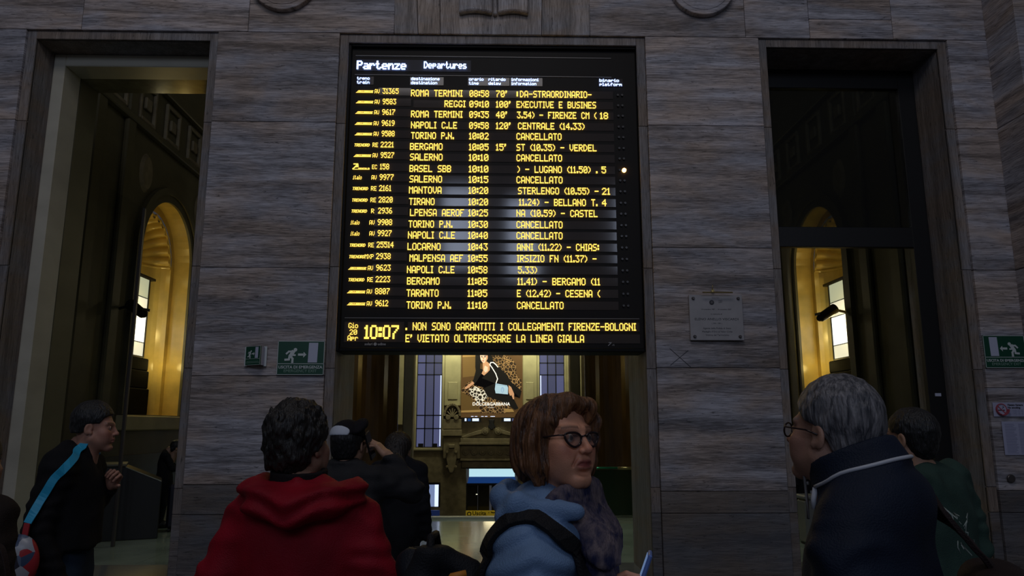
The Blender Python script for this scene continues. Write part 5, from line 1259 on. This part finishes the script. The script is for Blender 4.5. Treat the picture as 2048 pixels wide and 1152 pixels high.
# --- man in the green shirt
def green_shirt(P, d, s, shz):
    c = P-A32((0, .0, shz+.075)); rr = np.hypot(c[..., 0], c[..., 1]); e = np.abs(rr-.078+c[..., 2]*.3)-.009; e = np.maximum(e, np.abs(c[..., 2]+.005)-.030); return U(d, e, .012)
m_gs = cloth('green_shirt', (.030, .060, .050), .8)
n_loc = (1.745, 3.05); NR_ = math.radians(34)
arms_n = {-1: [(-.185, -.01, 1.38), (-.24, -.02, 1.10), (-.16, .17, 1.00)], 1: [(.185, -.01, 1.38), (.225, -.06, 1.10), (.225, .12, 1.155)]}
hn = (.24, .14, 1.16)
nm, THn, s, shz = figure('black haired man in a dark green shirt behind the grey haired man', n_loc, NR_, H=1.672, shoff=-.04, swk=.95, hyaw=math.radians(0), hpitch=.06, hp=(-.02, .04), hs=.98, skin=(.36, .20, .13), brow=(.01, .01, .01),
    hair=short_hair(.007, .004, 60, tab=((-.14, -.085), (-.06, -.080), (-.035, -.050), (-.015, -.0), (.0, .022), (.035, .022), (.055, .040), (.075, .06)), top=.006, seed=31), hair_m=HM['black'], jacket=green_shirt, jacket_m=m_gs,
    arms=arms_n, bulk=1.08, waist=.01, hem=.80, hands=[(1, hn, (-.25, .85, .30), (-1, .1, -.2), (.7, .7, .7, .7), (.4, .3)), (-1, (-.16, .17, 1.0), (.4, .6, 0), (0, 0, -1), (.4, .4, .4, .4))])
pr = MB(); rnd = random.Random(8)
def back_pt(x, z): return (x, -.150*math.sqrt(max(.02, 1-(x/.23)**2))-.026, z)
prn = []
for k in range(11):
    x = -.03+rnd.uniform(-.075, .075); z = shz-.13+rnd.uniform(-.075, .06); pr.tube([back_pt(x, z), back_pt(x+rnd.uniform(-.03, .03), z+.02), back_pt(x+rnd.uniform(-.05, .05), z+rnd.uniform(-.03, .05))], [.003, .005, .002], 6)
o = pr.build('back_print', mat('faded_print', (.30, .36, .34), .8), nm, smooth=True)
sw_ = o.modifiers.new('wrap', 'SHRINKWRAP'); sw_.target = [c for c in nm.children if c.name.startswith('jacket')][0]; sw_.offset = .001
[c for c in nm.children if c.name.startswith('jacket')][0].name = 'shirt'
ec = thing('white_case', 'small white case held by the man in the green shirt', 'case', (n_loc[0], n_loc[1], 0), NR_)
sculpt('shell', lambda P: rbox(P, (.20, .225, 1.215), (.024, .012, .022), .010, rot(rz=.5)), (.16, .19, 1.18), (.24, .26, 1.25), .003, M['white'], ec)

# --- man in the cap, phone at his ear
def puffer(P, d, s, shz):
    return wrap_collar(P, d, (0, .01, 0), .085, .020, shz+.03, shz+.105)-.006*np.abs(np.sin(P[..., 2]*45))
c_loc = (-.775, 3.95)
arms_c = {-1: [(-.185, -.01, 1.36), (-.24, .0, 1.09), (-.17, .17, .98)], 1: [(.165, -.01, 1.330), (.340, .02, 1.265), (.222, .045, 1.430)]}
hc = (.218, .045, 1.440)
cm, THc, s, shz = figure('man in a dark puffer jacket and white fronted black cap, phone at his ear', c_loc, 0, H=1.625, hyaw=math.radians(-12), hpitch=.0, hp=(.01, .02), hs=.97, skin=(.46, .26, .17), brow=(.01, .01, .01),
    hair=short_hair(.010, .003, 60, seed=41), hair_m=HM['black'], shoff=-.02, jacket=puffer, jacket_m=cloth('puffer_dark', (.022, .022, .025), .7), arms=arms_c, bulk=1.1, hem=.80,
    hands=[(1, hc, (-.60, .05, .55), (-.6, .15, -.5), (.35, .5, .6, .7), (.3, .3)), (-1, (-.17, .17, .98), (.2, .6, .1), (1, 0, 0), (.4, .4, .4, .4))])
sculpt('cap', lambda P: np.maximum(ell(P, (0, -.015, .045), (.092, .112, .090)), .035-P[..., 2]-P[..., 1]*.22), (-.13, -.15, -.01), (.13, .14, .16), .005, cloth('cap_black', (.010, .009, .012)), cm, THc)
o = sculpt('cap_panel', lambda P: np.maximum(np.maximum(ell(P, (0, -.015, .045), (.0945, .1145, .0925)), .040-P[..., 2]-P[..., 1]*.1), np.maximum(ell(P, (-.025, -.12, .070), (.075, .09, .034)), P[..., 1]+.02)), (-.13, -.15, -.01), (.13, .14, .16), .005, mat('cap_white', (.55, .60, .70), .7), cm, THc)
sculpt('cap_brim', lambda P: np.maximum(ell(P, (.075, -.045, .095), (.055, .075, .030), rot(rx=.5, ry=-.5)), -ell(P, (.07, -.045, .080), (.055, .07, .022), rot(rx=.5, ry=-.5))), (-.02, -.16, .02), (.17, .08, .18), .005, cloth('cap_brim_black', (.010, .009, .012)), cm, THc)
p2_ = thing('smartphone', 'dark phone pressed to the ear of the man in the cap', 'phone', (c_loc[0], c_loc[1], 0), 0)
o = MB().box(-.005, .005, -.036, .036, -.072, .072).build('case', mat('phone_dark', (.01, .01, .012), .2), p2_, bevel=.003)
o.data.transform(Matrix.Translation((.118, .045, 1.495)) @ Euler((.35, math.radians(-10), math.radians(-12))).to_matrix().to_4x4())

# --- woman with long hair further off
wl, THl, s, shz = figure('woman with long dark hair in a knee length black coat, back turned, far side', (-.70, 5.55), math.radians(-8), H=1.56, fem=True, hyaw=math.radians(-10), hp=(.0, .02), hs=.95, skin=(.40, .24, .16),
    hair=long_hair, hair_m=HM['brown'], hlo=(-.16, -.20, -.36), hhi=(.16, .12, .15), hh=.006, jacket_m=cloth('black_coat', (.009, .010, .014)), bulk=1.02, hem=.62, waist=.01, jh=.014)

# --- man walking at the left with the blue strap
lm, THm, s, shz = figure('man with short dark hair and black jacket in profile, walking right inside the left opening', (-2.15, 3.95), math.radians(-84), H=1.715, hyaw=math.radians(6), hpitch=-.04, hp=(0, .075), hs=.98, skin=(.40, .20, .14), brow=(.02, .015, .01),
    hair=short_hair(.010, .003, 60, tab=((-.14, -.03), (-.06, -.03), (-.035, -.02), (-.01, .01), (.0, .022), (.035, .022), (.055, .055), (.095, .085)), top=.012, seed=51), hair_m=HM['black'], jacket=lambda P, d, s, z: wrap_collar(P, d, (0, .015, 0), .078, .012, z+.03, z+.10),
    jacket_m=cloth('black_jacket', (.008, .008, .010)), trousers_m=M['jeans'], hem=1.00, bulk=1.10, waist=.0,
    arms={-1: [(-.18, -.01, 1.37), (-.24, -.02, 1.13), (-.12, .12, 1.28)], 1: [(.175, -.01, 1.37), (.22, -.05, 1.11), (.205, .05, .865)]},
    hands=[(1, (.205, .05, .865), (0, .3, -.9), (-1, 0, 0), (.4, .4, .45, .5)), (-1, (-.12, .12, 1.28), (.3, .5, .7), (1, 0, 0), (.9, .9, .9, .9))])
SDFL = SDF[0]
bl = mat('strap_cyan', (.02, .36, .62), .45)
lb = thing('round_bag', 'round patterned bag on a bright blue shoulder strap carried by the left man', 'bag', (-2.15, 3.95, 0), math.radians(-84))
strap([(-.02, .10, shz+.06), (.02, .07, shz+.11), (.08, .045, shz+.09), (.19, .02, shz+.0), (.27, -.02, shz-.13), (.315, -.055, shz-.25)], .038, .006, 'strap', bl, lb, sdf=SDFL)
strap([(.315, -.055, shz-.25), (.315, -.06, shz-.31)], .026, .010, 'strap_loop', mat('loop_red', (.4, .02, .03), .5), lb, nrm=lambda p: (1, 0, 0))
def patch_mat():
    m = mat('bag_pattern', (.3, .3, .3), .35); N = m.node_tree.nodes; L = m.node_tree.links; tc = N.new('ShaderNodeTexCoord')
    v = N.new('ShaderNodeTexVoronoi'); v.inputs['Scale'].default_value = 16; v.inputs['Randomness'].default_value = 1; L.new(tc.outputs['Object'], v.inputs['Vector'])
    s_ = N.new('ShaderNodeSeparateColor'); L.new(v.outputs['Color'], s_.inputs[0]); r = N.new('ShaderNodeValToRGB'); r.color_ramp.interpolation = 'CONSTANT'; L.new(s_.outputs[0], r.inputs[0])
    e = r.color_ramp.elements; e[0].color = (.05, .08, .16, 1); e[1].position = .3; e[1].color = (.42, .03, .04, 1)
    for p_, c in ((.48, (.40, .42, .48, 1)), (.7, (.12, .16, .25, 1)), (.85, (.03, .03, .05, 1))): k = e.new(p_); k.color = c
    L.new(r.outputs[0], N['Principled BSDF'].inputs['Base Color']); return m
sculpt('pouch', lambda P: U(ell(P, (.335, -.075, shz-.42), (.050, .098, .125)), rbox(P, (.335, -.075, shz-.42), (.03, .06, .09), .03), .03), (.25, -.21, shz-.58), (.42, .06, shz-.27), .008, patch_mat(), lb)
# --- woman cut by the left edge
fl2, THf, s, shz = figure('person with long brown hair in a dark brown coat at the left edge', (-1.80, 2.62), math.radians(-20), H=1.60, fem=True, hyaw=0, hp=(.0, .02), hs=.97, skin=(.40, .24, .16),
    hair=long_hair, hair_m=HM['brown'], hlo=(-.16, -.20, -.36), hhi=(.16, .12, .15), hh=.006, jacket_m=cloth('brown_coat', (.022, .016, .014)), bulk=1.12, hem=.70, waist=.03, jh=.014,
    arms={-1: [(-.17, -.01, 1.30), (-.22, -.03, 1.05), (-.2, .1, .85)], 1: [(.17, -.01, 1.30), (.25, -.04, 1.06), (.24, .08, .86)]})
fb = thing('tote_bag', 'patterned orange and cream bag low at the left edge', 'bag', (-1.545, 2.42, 0), 0)
mb_ = hair_mat('tote_pattern', (.30, .10, .03), (.36, .32, .22), (18, 18, 18), .6)
sculpt('pouch', lambda P: rbox(P, (0, 0, .90), (.13, .05, .22), .04)-.01*vnoise(P*12, 2), (-.17, -.09, .65), (.17, .09, 1.15), .01, mb_, fb)
strap([(-.07, 0, 1.10), (-.03, .01, 1.22), (-.01, .03, 1.24), (.03, .01, 1.22), (.07, 0, 1.10)], .02, .006, 'handle', brn, fb, nrm=lambda p: (0, 0, 1))
# --- far figures behind the openings
blk = cloth('far_black', (.010, .010, .012))
sp, THs, s, shz = figure('dim person leaning over the dark counter inside the left opening', (-5.30, 12.35), math.radians(-70), H=1.36, hyaw=0, hpitch=-.25, hp=(0, .16), skin=(.30, .18, .12), hair=short_hair(.014, .004, 40, seed=61), hair_m=HM['black'], jacket_m=blk, jh=.018, fine=.006, hh=.006,
    arms={-1: [(-.16, .02, 1.10), (-.2, .12, .92), (-.12, .34, .93)], 1: [(.16, .02, 1.10), (.22, .12, .92), (.14, .34, .93)]}, face=False, hem=.6)
rp, THr, s, shz = figure('dark haired person standing far inside the right opening', (4.53, 11.1), math.radians(25), H=1.16, skin=(.30, .18, .12), hair=short_hair(.016, .004, 40, seed=71), hair_m=HM['black'], jacket_m=blk, jh=.018, fine=.006, hh=.006, face=False, hem=.5)
ct = thing('counter', 'dark sloping counter inside the left opening', 'counter', (-5.45, 11.35, 0), math.radians(24))
MB().add([(-.55, -.4, 0), (.50, -.4, 0), (.50, .4, 0), (-.55, .4, 0), (-.55, -.4, 1.02), (.0, -.4, 1.02), (.50, -.4, .80), (.50, .4, .80), (.0, .4, 1.02), (-.55, .4, 1.02)],
         [(0, 3, 2, 1), (0, 1, 6, 5, 4), (1, 2, 7, 6), (2, 3, 9, 8, 7), (3, 0, 4, 9), (4, 5, 8, 9), (5, 6, 7, 8)]).build('cabinet', mat('counter_black', (.012, .012, .012), .4), ct, bevel=.01)
MB().box(-.57, .02, -.42, .42, 1.02, 1.05).build('worktop', mat('counter_top', (.14, .13, .10), .3), ct, bevel=.005)
sc_ = thing('suitcase', 'dark navy suitcase standing beside the counter inside the left opening', 'suitcase', (-4.80, 12.0, 0), math.radians(15))
nv = mat('suitcase_navy', (.014, .014, .032), .5); MB().box(-.24, .24, -.14, .14, .05, .70).build('case', nv, sc_, bevel=.04)
q = MB(); q.box(-.15, -.13, .09, .11, .7, 1.0); q.box(.13, .15, .09, .11, .7, 1.0); q.box(-.15, .15, .085, .115, .98, 1.01); q.build('handle', M['stud'], sc_)
for x in (-.19, .19):
    for y in (-.1, .1): MB().cyl((x-.015, y, .03), (x+.015, y, .03), .03).build('wheel', M['shoe'], sc_)
rb = thing('litter_bin', 'grey metal bin standing inside the right opening', 'bin', (4.36, 10.45, 0), 0)
MB().box(-.15, .17, -.15, .15, .02, .60).build('container', mat('bin_grey', (.16, .16, .15), .4), rb, bevel=.03); MB().box(-.16, .18, -.16, .16, .60, .66).build('lid', mat('bin_lid', (.20, .20, .19), .3), rb, bevel=.02); MB().box(-.13, .15, -.13, .13, 0, .02).build('base', M['shoe'], rb)

# lettering and print too small to pick apart letter by letter
for o in list(bpy.data.objects):
    if o.type == 'MESH' and o.name.split('.')[0] in ('lettering', 'print', 'back_print', 'border', 'ring', 'cigarette') and o.parent: o['kind'] = 'stuff'
